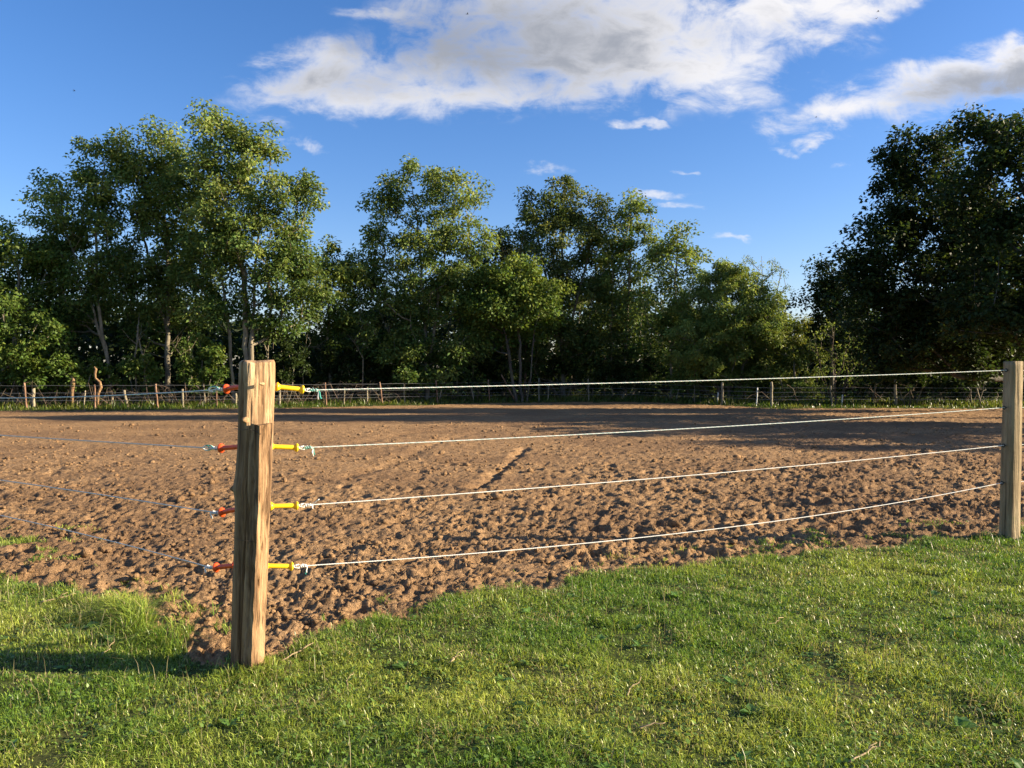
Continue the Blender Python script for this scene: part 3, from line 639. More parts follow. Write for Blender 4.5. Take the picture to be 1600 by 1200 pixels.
tree('sparse_birch', 'spindly nearly bare tree top above the olive willow', 'tree', 36.5, 1190, [[(1195, 640), (1196, 520), (1192, 440), (1190, 400)], [(1196, 520), (1215, 450), (1222, 420)]],
     [(1188, 412, 36, 20), (1215, 440, 22, 32), (1165, 435, 20, 20)], seed=13, dens=1.5, per=13, size=(.2, .35), trunk_r=.07, group=EDGE_T, hollow=.5, **dict(WILLOW, L=.10, Wd=.04))
tree('willow_bush', 'low yellow green willow in the gap before the dark oaks', 'bush', 34.0, 1245, [[(1243, 640), (1240, 560), (1235, 500)], [(1250, 640), (1262, 570), (1265, 530)]],
     [(1240, 515, 30, 34), (1225, 570, 40, 40), (1262, 570, 28, 36), (1240, 610, 45, 20)], seed=14, dens=1.3, size=(.28, .45), per=52, trunk_r=.07, group=EDGE_T, **dict(WILLOW, tipc=(.15, .18, .04)))
tree('scrub_bush', 'thin brown twiggy bush at the foot of the dark oaks', 'bush', 33.0, 1310, [[(1308, 640), (1302, 570), (1300, 510)], [(1315, 640), (1325, 570), (1335, 530)], [(1305, 640), (1285, 580), (1275, 540)]],
     [(1300, 530, 34, 34), (1335, 560, 34, 34), (1310, 590, 50, 30)], seed=15, dens=1.7, per=7, size=(.25, .4), trunk_r=.05, bark=M_BRUSH, group=EDGE_T, **WILLOW)
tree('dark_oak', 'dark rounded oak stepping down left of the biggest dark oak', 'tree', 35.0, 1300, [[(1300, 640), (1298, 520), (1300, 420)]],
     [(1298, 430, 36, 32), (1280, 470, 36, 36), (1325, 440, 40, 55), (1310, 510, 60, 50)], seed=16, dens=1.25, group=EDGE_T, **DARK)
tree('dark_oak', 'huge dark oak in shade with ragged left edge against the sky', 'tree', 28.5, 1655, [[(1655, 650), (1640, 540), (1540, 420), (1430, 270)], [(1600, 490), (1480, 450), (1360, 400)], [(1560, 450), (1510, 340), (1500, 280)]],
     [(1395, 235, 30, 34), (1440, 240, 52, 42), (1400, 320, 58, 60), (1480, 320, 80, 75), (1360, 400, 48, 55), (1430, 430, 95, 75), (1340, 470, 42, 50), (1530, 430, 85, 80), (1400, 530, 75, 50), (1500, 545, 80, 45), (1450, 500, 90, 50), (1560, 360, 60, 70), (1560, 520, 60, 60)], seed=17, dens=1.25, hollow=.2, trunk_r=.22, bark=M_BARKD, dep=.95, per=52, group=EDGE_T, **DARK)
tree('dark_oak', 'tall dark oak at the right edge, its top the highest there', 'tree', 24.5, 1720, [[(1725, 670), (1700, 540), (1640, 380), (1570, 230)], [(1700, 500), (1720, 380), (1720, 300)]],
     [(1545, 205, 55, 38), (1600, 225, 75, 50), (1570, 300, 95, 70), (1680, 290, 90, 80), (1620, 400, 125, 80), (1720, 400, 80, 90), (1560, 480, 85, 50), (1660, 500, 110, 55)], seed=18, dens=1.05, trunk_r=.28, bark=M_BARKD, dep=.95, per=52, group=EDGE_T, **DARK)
tree('field_maple', 'small tree further right outside the picture shading the near paddock', 'tree', 16.5, 2650, [[(2650, 700), (2650, 540), (2650, 380)]],
     [(2650, 260, 130, 80), (2590, 330, 110, 80), (2720, 340, 120, 80)], seed=20, dens=.28, trunk_r=.16, dep=1.6, L=.2, Wd=.13, color=(.05, .085, .02), tipc=(.075, .11, .025))
tree('dark_oak', 'oak outside the right edge whose shade crosses the paddock', 'tree', 20.5, 2230, [[(2230, 680), (2230, 520), (2230, 380)]],
     [(2230, 330, 150, 90), (2160, 420, 110, 90), (2310, 420, 120, 90)], seed=19, dens=.7, trunk_r=.3, dep=1.25, L=.2, Wd=.13, color=(.034, .058, .015), tipc=(.055, .085, .02))
# ---- shrubs along the fence
def shrub(name, label, px, d, w, toprow, seed, pal, dens=1.3, group='shrubs along the back fence', per=42, cat='bush', low=612, **kw):
    mid = (toprow + low) / 2; h = (low - toprow) / 2
    return tree(name, label, cat, d, px, [[(px, 640), (px - 3, mid + h * .3), (px - 6, toprow + h * .5)], [(px + 4, 640), (px + w * .3, mid), (px + w * .45, toprow + h * .6)], [(px - 4, 640), (px - w * .35, mid), (px - w * .5, toprow + h * .7)]],
         [(px, toprow + h * .55, w * .62, h * .55), (px - w * .35, mid + h * .2, w * .6, h * .75), (px + w * .35, mid + h * .25, w * .6, h * .7)], seed=seed, dens=dens, per=per, size=(.22, .42), trunk_r=.045, group=group, dep=1.0, zmin=.12, **dict(pal, **kw))
shrub('elder_bush', 'bright leafy green bush just left of the thick log post', 320, 31.8, 42, 520, 31, MAPLE, 1.5)
shrub('hazel_bush', 'leafy hazel low behind the fence at the left edge', 40, 31.0, 60, 545, 32, MAPLE, 1.2)
shrub('hazel_bush', 'broad low hazel around the foot of the slanting ash', 125, 31.4, 55, 555, 33, MAPLE, 1.1)
shrub('hazel_bush', 'loose hazel bush between the first two ashes', 215, 31.8, 40, 545, 34, MAPLE, .9)
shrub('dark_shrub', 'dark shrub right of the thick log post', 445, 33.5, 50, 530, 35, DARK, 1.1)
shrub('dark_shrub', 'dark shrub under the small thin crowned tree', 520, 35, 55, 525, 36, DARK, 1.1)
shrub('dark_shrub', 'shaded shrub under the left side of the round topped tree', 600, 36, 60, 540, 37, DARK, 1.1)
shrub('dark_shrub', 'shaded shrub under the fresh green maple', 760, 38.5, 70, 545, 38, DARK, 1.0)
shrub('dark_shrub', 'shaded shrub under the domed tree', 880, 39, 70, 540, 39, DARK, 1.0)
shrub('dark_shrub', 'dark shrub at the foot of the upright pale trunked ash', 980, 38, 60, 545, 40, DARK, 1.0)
shrub('green_shrub', 'sunlit green shrub seen between narrow ash and willow', 1075, 36.5, 40, 530, 41, MAPLE, 1.0)
shrub('dark_shrub', 'low shrub behind the fence before the huge dark oak', 1425, 32.3, 80, 560, 42, DARK, 1.0)
shrub('dark_shrub', 'low shrub behind the fence left of the sawn right post', 1520, 32.5, 60, 575, 43, DARK, .8)

# ---- thicket that fills the dark behind the front row
def thicket():
    r = np.random.default_rng(55); Vs, Cs = [], []
    for n, o0, o1, sz, per, L_, W_, up in ((3000, 4.0, 10.0, (.4, .85), 30, .22, .13, 0), (1500, 13, 24, (.8, 1.6), 26, .55, .36, 22)):
        px = r.uniform(-300, 1950, n); d = fence_d(px) + r.uniform(o0, o1, n)
        top = np.interp(px, [-250, 0, 100, 330, 400, 440, 500, 560, 620, 700, 1000, 1100, 1200, 1260, 1300, 1900], [440, 450, 455, 465, 490, 510, 525, 480, 440, 425, 440, 480, 500, 510, 470, 430]) + up
        rowm = top + (628 - top) * r.random(n) ** 0.95
        C = np.stack([(px - 800) / F * d, d, np.maximum(CH - (rowm - HOR) / F * d, 0)], -1)
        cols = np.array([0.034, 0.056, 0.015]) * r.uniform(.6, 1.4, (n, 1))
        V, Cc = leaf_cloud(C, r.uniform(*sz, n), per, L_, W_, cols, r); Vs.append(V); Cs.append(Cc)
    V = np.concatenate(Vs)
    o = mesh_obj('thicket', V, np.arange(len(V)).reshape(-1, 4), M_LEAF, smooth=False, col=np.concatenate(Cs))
    tag(o, 'dense dark undergrowth filling the wood behind the front trees', 'thicket', kind='stuff')
thicket()
def brushwood():
    r = np.random.default_rng(66); parts = []
    for i in range(520):
        px = r.uniform(-40, 1560) if r.random() < .45 else r.uniform(-20, 640)
        d = float(fence_d(px)) + r.uniform(.5, 2.6); x = (px - 800) / F * d
        h = r.uniform(.1, 0.95); a = r.uniform(0, 2 * np.pi); lean = r.uniform(.5, 1.9)
        p0 = np.array([x, d, 0.0]); p2 = p0 + np.array([math.cos(a) * lean, math.sin(a) * lean * .6, h]); p1 = (p0 + p2) / 2 + np.array([0, 0, r.uniform(.05, .6)])
        parts.append(tube([p0, (p0 + p1) / 2 + r.normal(0, .04, 3), p1, (p1 + p2) / 2 + r.normal(0, .05, 3), p2], np.linspace(.016, .005, 5), 3, False))
    V, Fq = join(parts)
    tag(mesh_obj('brushwood', V, Fq, M_BRUSH), 'tangle of dead brown twigs and briars behind the back fence', 'twigs', kind='stuff')
brushwood()
def bare_twigs():
    d = 38.0; r = np.random.default_rng(77); b = W(820, 600, d); b[2] = 0
    root = empty('bare_tree', b, 'bare brown dead treetop sticking up behind the fresh green maple', 'tree')
    mesh_obj('trunk', *tube([W(820, 640, d), W(822, 520, d), W(820, 440, d)], [.07, .06, .04], 6), M_BRUSH, root)
    parts = []
    for i in range(70):
        p0 = W(820 + r.normal(0, 3), r.uniform(430, 460), d); p2 = W(820 + r.normal(0, 20), r.uniform(375, 405), d) + np.array([0, r.normal(0, .5), 0])
        p1 = (p0 + p2) / 2 + r.normal(0, .10, 3); parts.append(tube([p0, p1, p2], [.018, .012, .005], 3, False))
    mesh_obj('crown', *join(parts), M_BRUSH, root)
bare_twigs()
# slim stems standing in the dark of the thicket
SAP = ['first', 'second', 'third', 'fourth', 'fifth', 'sixth', 'seventh', 'eighth', 'ninth', 'tenth', 'eleventh', 'twelfth', 'thirteenth', 'fourteenth', 'fifteenth', 'sixteenth', 'seventeenth', 'eighteenth', 'nineteenth', 'twentieth', 'twenty first', 'twenty second', 'twenty third', 'twenty fourth', 'twenty fifth', 'twenty sixth']
for i, px in enumerate(sorted([476, 505, 548, 566, 612, 640, 700, 716, 735, 752, 790, 824, 846, 866, 898, 925, 944, 1002, 1020, 1362, 1470, 215, 232, 290, 300, 420])):
    d = float(fence_d(px)) + 2.0 + (i % 4) * 0.6; r = np.random.default_rng(300 + i); top = 470 + r.uniform(-10, 60); b = W(px, 600, d); b[2] = 0
    pth = [W(px, 600, d), W(px + r.normal(0, 5), 560, d), W(px + r.normal(0, 9), (560 + top) / 2, d), W(px + r.normal(0, 14), top, d)]; pth[0][2] = -.1
    o = empty('sapling', b, f'slim leafless sapling stem in the dark thicket, {SAP[i]} from the left', 'sapling', 'sapling stems in the thicket')
    mesh_obj('stem', *tube(pth, np.array([.045, .038, .028, .012]) * r.uniform(.6, 1.1), 5), M_BARKP, o)
    tw = []
    for k in range(5):
        q = pth[1] + (pth[2] - pth[1]) * r.random(); e = q + np.array([r.normal(0, .5), r.normal(0, .3), r.uniform(.3, .9)]); tw.append(tube([q, (q + e) / 2 + r.normal(0, .05, 3), e], [.014, .010, .004], 3, False))
    mesh_obj('twig', *join(tw), M_BARKP, o)

# ------------------------------------------------------------------ thick log post with its wired-on stake
PD = 4.12
def gate_post():
    base = np.array([(386 - 800) / F * PD, PD, 0.0])
    root = empty('gate_post', base, 'thick weathered log post with a split stake wired to its front', 'fence post')
    # log: pixel outline left / right by row
    rws = np.array([563, 566, 575, 600, 640, 665, 700, 740, 762, 775, 800, 860, 930, 1000, 1040, 1060.])
    lf = np.array([377, 374, 373.5, 373, 372.5, 372, 371, 368, 363.5, 366, 366.5, 365, 363, 361, 360, 360.])
    rt = np.array([426, 428, 428, 427.5, 426, 425, 424, 423, 422, 421, 420, 418, 415, 412, 411, 411.])
    zz = CH - (rws - HOR) / F * PD; zf = np.linspace(-0.12, zz[0], 150); zi = zz[::-1]
    xl = (np.interp(zf, zi, lf[::-1]) - 800) / F * PD; xr = (np.interp(zf, zi, rt[::-1]) - 800) / F * PD
    S = 96; th = np.arange(S) * 2 * np.pi / S
    V = []
    for k, z in enumerate(zf):
        cx, hw = (xl[k] + xr[k]) / 2, (xr[k] - xl[k]) / 2
        # a cleft log: flat split face turned to the sun, corner towards the left front
        ux = np.cos(th); uy = np.sin(th)
        q = np.stack([ux, uy], -1); nrm = np.array([math.sin(math.radians(38)), -math.cos(math.radians(38))])
        t = q @ nrm; cut = 0.62; q = q - nrm * np.maximum(t - cut, 0)[:, None] * 0.85
        zz_ = np.full(S, z); rr_ = 1 + 0.035 * (vn(th * 2.2, zz_ * 3.0, 7) - .5) + 0.02 * (vn(th * 7.0, zz_ * 1.2, 8) - .5)
        ck = np.abs(fbm(th * 5.5 + 0.5 * vn(zz_ * 6, th, 3), zz_ * 1.1, 3, 12, .6) - .5) * 2; rr_ = rr_ - 0.11 * np.clip(0.10 - ck, 0, 1) * 8 * (vn(th * 3, zz_ * 2.5, 19) > .38) + 0.03 * (fbm(th * 9, zz_ * 9, 3, 23) - .5)
        tz = -0.006 * (k == len(zf) - 1)
        V.append(np.stack([cx + q[:, 0] * rr_ * hw, PD + 0.01 + q[:, 1] * rr_ * hw * 0.95, np.full(S, z) + tz], -1))
    # ragged sawn top
    top = V[-1].copy(); top[:, 2] += 0.006 * np.sin(th * 2 + .8) + .003 * np.sin(th * 5)
    V[-1] = top; c = top.mean(0); V.append(c + (top - c) * 0.55 + np.array([0, 0, .003])); n = len(V)
    Vv = np.concatenate(V + [c[None] + np.array([0, 0, .004])])
    Fq = [(i * S + j, i * S + (j + 1) % S, (i + 1) * S + (j + 1) % S, (i + 1) * S + j) for i in range(n - 1) for j in range(S)] + [((n - 1) * S + j, (n - 1) * S + (j + 1) % S, n * S) for j in range(S)]
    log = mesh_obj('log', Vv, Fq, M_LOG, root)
    # knots
    for (px, py, dx, s) in ((382, 657, -.080, .011), (366, 764, 0.01, .016), (408, 600, -.075, .006)):
        p = W(px, py, PD + dx); kv, kf = lathe(p + np.array([0.004, .02, 0]), p + np.array([-.012, -.03, .004]), [(0, s * 1.5), (.016, s * 1.25), (.028, s * .9), (.034, s * .4)], 10)
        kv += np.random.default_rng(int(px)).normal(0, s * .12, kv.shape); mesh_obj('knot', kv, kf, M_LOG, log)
    # split stake: left (shaded) face, sharp front arris, right (lit) face
    rw = np.array([664, 700, 800, 900, 1000, 1060.]); zz = CH - (rw - HOR) / F * (PD - .13)
    arr = np.array([405, 404.5, 402, 398, 393.5, 391.]); lft = np.array([392, 389, 386, 383, 378, 376.]); rgt = np.array([424, 423, 419.5, 415.5, 411.5, 410.])
    NS = 110; zs2 = np.linspace(-.12, zz[0], NS); V = []
    r = np.random.default_rng(5)
    for k, z in enumerate(zs2):
        f = lambda a: (np.interp(z, zz[::-1], a[::-1]) - 800) / F
        j1, j2 = float(vn(np.array([z * 9]), np.array([1.0]), 3)[0] - .5), float(vn(np.array([z * 22]), np.array([5.0]), 4)[0] - .5)
        A = (f(arr) * (PD - .135) + j1 * .003 + j2 * .003, PD - .135 + j2 * .004); L_ = (f(lft) * (PD - .085), PD - .085); R_ = (f(rgt) * (PD - .05) + j2 * .006 + j1 * .005, PD - .05)
        mid = ((A[0] + R_[0]) / 2 + .005 + j1 * .004, (A[1] + R_[1]) / 2 - .004 + j2 * .006)
        BR = (R_[0] - .012, PD + .01); BL = (L_[0] + .01, PD - .03)
        tops = [0, 0, 0, 0, 0, 0] if k < NS - 1 else [.004, -.004, 0, .006, 0, -.010]
        ring = [L_, A, mid, R_, BR, BL]
        for e in range(6):
            p, p2 = np.array(ring[e]), np.array(ring[(e + 1) % 6]); nn_ = np.array([p2[1] - p[1], -(p2[0] - p[0])]); nn_ /= np.linalg.norm(nn_) + 1e-9
            for u in range(6):
                q = p + (p2 - p) * (u / 6); c_ = e * 6 + u
                fs = abs(float(fbm(np.array([c_ * .55 + .3 * math.sin(z * 7)]), np.array([z * 2.2]), 3, 44, .6)[0]) - .5) * 2
                q = q - nn_ * (0.010 * max(0, .16 - fs) * 6 * (u > 0) - 0.003 * float(vn(np.array([c_ * 1.7]), np.array([z * 14.]), 45)[0]))
                V.append((q[0], q[1], z + tops[e] * (1 - u / 6) + tops[(e + 1) % 6] * u / 6))
    n = NS; Fq = [(i * 36 + j, i * 36 + (j + 1) % 36, (i + 1) * 36 + (j + 1) % 36, (i + 1) * 36 + j) for i in range(n - 1) for j in range(36)] + [tuple((n - 1) * 36 + j for j in range(36))]
    mesh_obj('stake', np.array(V), Fq, M_STAKE, root, smooth=False)
    # binding wires
    for py, tw in ((671, 1), (843, 0)):
        z = CH - (py - HOR) / F * (PD - .1); sh = (671 - py) / 372 * .03
        pts = [(-.108, .0), (-.075, -.068), (-.03, -.098), (.012, -.150), (.045, -.120), (.085, -.066), (.092, .0), (.05, .09), (-.04, .10), (-.108, .0)]
        cx = (398.5 - 800) / F * PD + sh
        path = [np.array([cx + a * .98, PD + b * 1.0, z + .012 * math.sin(3 * i)]) for i, (a, b) in enumerate(pts)]
        parts = [tube(path, .0014, 5)]
        if tw:
            e = path[4]; parts.append(tube([e, e + np.array([.012, -.012, -.008]), e + np.array([.022, -.006, -.014]), e + np.array([.03, -.016, -.012])], .0022, 5))
        mesh_obj('binding_wire', *join(parts), M_RUST, root)
    return root
gate_post()

def sawn_post(px_top, px_base, top, d, hw, label, seed, yaw=0.35):
    b = np.array([(px_base - 800) / F * d, d, 0.0]); t = W(px_top, top, d)
    root = empty('fence_post', b, label, 'fence post', 'sawn posts carrying the front ropes')
    r = np.random.default_rng(seed); S = 20; th = np.arange(S) * 2 * np.pi / S
    sq = np.stack([np.sign(np.cos(th)) * np.abs(np.cos(th)) ** .38, np.sign(np.sin(th)) * np.abs(np.sin(th)) ** .38], -1)
    ro = np.array([[math.cos(yaw), -math.sin(yaw)], [math.sin(yaw), math.cos(yaw)]]); sq = sq @ ro.T
    V = []; zs2 = np.linspace(-.15, t[2], 40)
    for z in zs2:
        f = (z + 0.0) / t[2]; c = b[:2] + (t[:2] - b[:2]) * f; h = hw * (1 - .09 * f) * (1 + .015 * math.sin(z * 7 + seed))
        jit = 1 + .03 * (vn(th * 3, np.full(S, z * 2.5), seed) - .5); V.append(np.concatenate([c + sq * (h * jit)[:, None], np.full((S, 1), z)], 1))
    V[-1][:, 2] += .004 * np.sin(th * 3); n = len(V)
    Fq = [(i * S + j, i * S + (j + 1) % S, (i + 1) * S + (j + 1) % S, (i + 1) * S + j) for i in range(n - 1) for j in range(S)] + [tuple((n - 1) * S + j for j in range(S))]
    mesh_obj('post', np.concatenate(V), Fq, M_POST, root)
    return root
RD = 7.18
rp = sawn_post(1583.5, 1577, 565, RD, .066, 'square sawn timber post at the right edge carrying four white ropes', 3, .3)
# next posts of the same fence, just outside the picture on either side
OR_ = np.array([7.9, 8.9]); OL = np.array([-6.6, 7.1])
def off_post(xy, label, seed):
    d = xy[1]; px = 800 + xy[0] / d * F; return sawn_post(px, px, HOR + (CH - 1.55) / d * F, d, .066, label, seed, .2)
off_post(OR_, 'sawn post beyond the right edge where the ropes go on', 5); off_post(OL, 'sawn post beyond the left edge holding the far ends of the gate ropes', 6)

# ------------------------------------------------------------------ ropes, gate handles
def rope_mesh(path, r=.0036, pitch=.045, mats=(0, 1)):
    P = np.asarray(path, float); seg = np.linalg.norm(np.diff(P, axis=0), axis=1); s = np.concatenate([[0], np.cumsum(seg)])
    m = int(s[-1] / .012); t = np.linspace(0, s[-1], m); Q = np.stack([np.interp(t, s, P[:, k]) for k in range(3)], -1)
    T = np.gradient(Q, axis=0); T /= np.linalg.norm(T, axis=1)[:, None]; a = np.cross(T, (0, 0, 1.0)); a /= np.linalg.norm(a, axis=1)[:, None]; b = np.cross(T, a)
    out = []
    for k in range(3):
        ph = 2 * np.pi * t / pitch + k * 2 * np.pi / 3; c = Q + (r * .52) * (np.cos(ph)[:, None] * a + np.sin(ph)[:, None] * b)
        S = 3; ang = np.arange(S) * np.pi * 2 / 3; rr_ = r * .58
        V = (c[:, None] + rr_ * (np.cos(ang)[None, :, None] * a[:, None] + np.sin(ang)[None, :, None] * b[:, None])).reshape(-1, 3)
        i = (np.arange(m - 1) * S)[:, None]; j = np.arange(S)[None]; jn = (j + 1) % S
        out.append((V, np.stack([i + j, i + jn, i + S + jn, i + S + j], -1).reshape(-1, 4)))
    return out
def sagged(p, q, sag, n=40):
    t = np.linspace(0, 1, n)[:, None]; return p + (q - p) * t - np.array([0, 0, 1.0]) * (4 * sag * t * (1 - t))
def rope(paths, label, main, tracer, knot_at, kdir, seed, tail, group):
    o = empty('rope', paths[0][0], label, 'rope', group)
    Vm, Fm, Vt, Ft, om, ot = [], [], [], [], 0, 0
    for pth in paths:
        a, b, c = rope_mesh(pth)
        for v, f in (a, b): Vm.append(v); Fm.append(f + om); om += len(v)
        Vt.append(c[0]); Ft.append(c[1] + ot); ot += len(c[0])
    mesh_obj('cord', np.concatenate(Vm), np.concatenate(Fm), main, o); mesh_obj('tracer_strand', np.concatenate(Vt), np.concatenate(Ft), M_FLECK if tracer is M_TEAL else tracer, o)
    # knot: rope end wound back round the standing part, and a loop through the handle eye
    r = np.random.default_rng(seed); kd = np.asarray(kdir) / np.linalg.norm(kdir); a = np.cross(kd, (0, 0, 1.0)); a /= np.linalg.norm(a); b = np.cross(kd, a)
    K = np.asarray(knot_at); th = np.linspace(0, 2 * np.pi * 3.6, 44)
    coil = [K + kd * (.010 + .042 * t / th[-1] + r.normal(0, .0015)) + (.0058 + r.normal(0, .0012)) * (math.cos(t) * a + math.sin(t) * b) for t in th]
    lp = [K + kd * (.014 - .028 * math.sin(t)) + .010 * math.cos(t) * (b * .8 + a * .5) for t in np.linspace(0, np.pi, 12)]
    kn = mesh_obj('knot', *join([tube(coil, .0037, 6), tube(lp, .0032, 6)]), main, o)
    mesh_obj('tracer_strand', *tube([c + .0025 * a for c in coil[::1]], .0026, 5), tracer, kn)
    for (dv, mt, rad) in tail:
        e = coil[-1]; dv = np.asarray(dv, float); mesh_obj('loose_end', *tube([e, e + dv * .35 + kd * .006, e + dv * .75, e + dv], [rad, rad * .95, rad, rad * 1.25], 6), mt, o)
    return o
LEN = .152
def handle(parent, p_in, p_out, mat, hooklen, label, big=1.0):
    p_in, p_out = np.asarray(p_in, float), np.asarray(p_out, float); ax = (p_out - p_in); Lh = np.linalg.norm(ax); ax /= Lh
    o = mesh_obj('gate_handle', *lathe(p_in + ax * .012, p_out - ax * .010, [(0, .0120), (.004, .0126), (Lh * .25, .0122), (Lh * .55, .0127), (Lh - .03, .0134), (Lh - .022, .0126)], 16), mat, parent)
    o['label'] = label
    fl = [(0, .010), (.002, .019 * big), (.006, .0235 * big), (.012, .0235 * big), (.017, .0185 * big), (.026, .0125)]
    mesh_obj('end_flange', *lathe(p_out, p_out - ax * .02, fl, 20), mat, o)
    mesh_obj('end_flange', *lathe(p_in, p_in + ax * .02, fl, 20), mat, o)
    up = np.array([0, 0, 1.0])
    hk = [p_in, p_in - ax * hooklen * .6, p_in - ax * hooklen + up * .006, p_in - ax * (hooklen + .008) + up * .016, p_in - ax * (hooklen - .004) + up * .022, p_in - ax * (hooklen - .016) + up * .016]
    mesh_obj('hook', *tube(hk, .0022, 6), M_STEEL, o)
    ring = [p_out + ax * (.009 - .011 * math.cos(t)) + .008 * math.sin(t) * up for t in np.linspace(0, 2 * np.pi, 14)]
    mesh_obj('eye', *tube(ring, .002, 6), M_STEEL, o); return o
order = ['top', 'second', 'third', 'lowest']
ropeR = []
YH = [((430, 604), (475, 609)), ((420, 697.5), (466, 699.5)), ((420, 791), (466, 790)), ((412, 884), (458, 885))]
OH = [((384, 603), (352, 608)), ((378, 698), (343.5, 700.5)), ((378, 794), (345, 801)), ((370, 883), (336, 887))]
RE = [(1572, 578.5, 577, 5), (1569, 637, 635, 9), (1568, 696, 695, 10), (1565.5, 754.5, 757, 40)]
SAG = [.012, .02, .022, .085]
dirR = np.array([5.76, 3.06, 0]); dirR /= np.linalg.norm(dirR)
dirL = np.array([OL[0] + 1.32, OL[1] - PD, 0]); dirL /= np.linalg.norm(dirL)
for i in range(4):
    # yellow handle on the right side of the post
    d0 = PD + .085; (ax_, ay_), (bx_, by_) = YH[i]
    pin = W(ax_, ay_, d0); pout = W(bx_, by_, d0 + .07)
    hp = (pin, pout)
    kstart = pout + (pout - pin) / np.linalg.norm(pout - pin) * .018
    ex, ey, _, _ = RE[i]; pe = W(ex, ey, RD - .03); pk = kstart + dirR * .07; pk[2] = CH - ({0: 607, 1: 695.5, 2: 788, 3: 884.5}[i] - HOR) / F * pk[1]
    nxt = np.array([OR_[0], OR_[1] - .06, pe[2] + (0.0 if i < 3 else -.02)])
    p1 = sagged(kstart + dirR * .01, pe, SAG[i], 60); p2 = sagged(pe, nxt, .015, 12)
    tails = [[((.008, -.01, -.055), M_WHITE, .004), ((.022, -.008, -.052), M_TEAL, .0042)], [((.006, -.01, -.035), M_WHITE, .0028), ((.018, -.006, -.042), M_TEAL, .0026), ((.012, -.01, -.05), M_WHITE, .0024)],
             [((.045, -.01, .028), M_WHITE, .003), ((.012, -.012, -.022), M_WHITE, .003)], [((.006, -.01, -.04), M_WHITE, .003), ((.000, -.008, -.05), M_TEAL, .003)]][i]
    ro = rope([np.concatenate([p1, p2[1:]])], f'white twisted rope on a yellow handle, {order[i]} of the four across the front', M_WHITE, M_TEAL if i in (0, 1) else M_WHITE, kstart, dirR, 50 + i, tails, 'white front ropes')
    handle(ro, *hp, M_YEL, .085 if i else .06, f'yellow plastic gate handle on the {order[i]} white rope')
    # black ring insulator on the right post
    ins = empty('insulator', pe, f'small black ring insulator holding the {order[i]} rope on the right post', 'insulator', 'ring insulators')
    ring = [pe + np.array([0.010 * math.sin(t), 0.0, .014 * math.cos(t)]) @ np.eye(3) + np.array([.0, .0, 0]) for t in np.linspace(0, 2 * np.pi, 16)]
    mesh_obj('ring', *tube(ring, .0045, 6), M_BLACK, ins); mesh_obj('screw', *tube([pe + np.array([.008, 0, 0]), pe + np.array([.05, .03, 0])], .005, 6), M_BLACK, ins)
    # orange handle on the left side
    (ax_, ay_), (bx_, by_) = OH[i]; pin = W(ax_, ay_, d0 + .055); pout = W(bx_, by_, d0 + .115)
    hp = (pin, pout)
    ax = (pout - pin) / np.linalg.norm(pout - pin); ks = pout + ax * .016
    row0 = [622, 680, 750, 805][i]; s0 = (0 - 800) / F       # where the rope leaves the picture
    # intersection of the sight line x = s0*y with the rope line
    k = (s0 * ks[1] - ks[0]) / (dirL[0] - s0 * dirL[1]); yl = ks[1] + dirL[1] * k; zl = CH - (row0 - HOR) / F * yl
    full = (OL[0] - ks[0]) / dirL[0]; t = k / full; ze = [1.36, 1.07, .75, .50][i]
    sag = ((ks[2] + (ze - ks[2]) * t) - zl) / (4 * t * (1 - t))
    pe = ks + dirL * full; pe[2] = ze
    tl = [[((-.03, -.01, -.015), M_WHITE, .003)], [((-.01, -.01, .01), M_TEAL, .003)], [((.01, -.01, -.035), M_WHITE, .004)], [((.004, -.012, -.03), M_WHITE, .0045)]][i]
    ro = rope([sagged(ks + dirL * .01, pe, sag, 50)], f'greyish rope tied to the {order[i]} orange handle, running left from the log post', M_GREYROPE, M_TEAL if i == 0 else M_GREYROPE, ks, dirL, 60 + i, tl, 'ropes left of the log post')
    handle(ro, *hp, M_ORG, .05, f'orange plastic gate handle on the {order[i]} rope left of the log post', 1.1)
    if i < 2:
        lp = [ks + dirL * (.075 + .036 * math.cos(t)) + np.array([0, 0, .014 * math.sin(t)]) + np.array([.01, -.012, 0]) * math.sin(t) for t in np.linspace(0, 2 * np.pi, 22)]
        mesh_obj('loop', *tube(lp, .0042, 6), M_WHITE, ro); mesh_obj('tracer_strand', *tube([p + np.array([0, -.003, .002]) for p in lp[3:16]], .003, 5), M_TEAL, ro)

# ------------------------------------------------------------------ back fence
ordn = ['first', 'second', 'third', 'fourth', 'fifth', 'sixth', 'seventh', 'eighth', 'ninth', 'tenth', 'eleventh', 'twelfth', 'thirteenth', 'fourteenth', 'fifteenth', 'sixteenth', 'seventeenth', 'eighteenth', 'nineteenth', 'twentieth', 'twenty first', 'twenty second', 'twenty third', 'twenty fourth', 'twenty fifth']
tall = [(38, 598, 42, .035, 'leaning'), (147.5, 601, 149, .032, ''), (243, 600, 247, .036, ''), (338, 602, 339, .026, ''), (508, 598, 510, .032, ''), (593, 597, 598, .032, 'leaning'), (681, 594, 684, .032, ''), (763, 593, 765, .03, ''), (783, 585, 806, .03, 'steeply slanting'),
        (842, 591, 842, .036, ''), (919, 592, 920, .03, ''), (1128.5, 598, 1128.5, .05, 'stout'), (1205, 597, 1205.5, .05, 'stout'), (1399, 592, 1400, .055, 'stout'), (1298, 603, 1300, .03, '')]
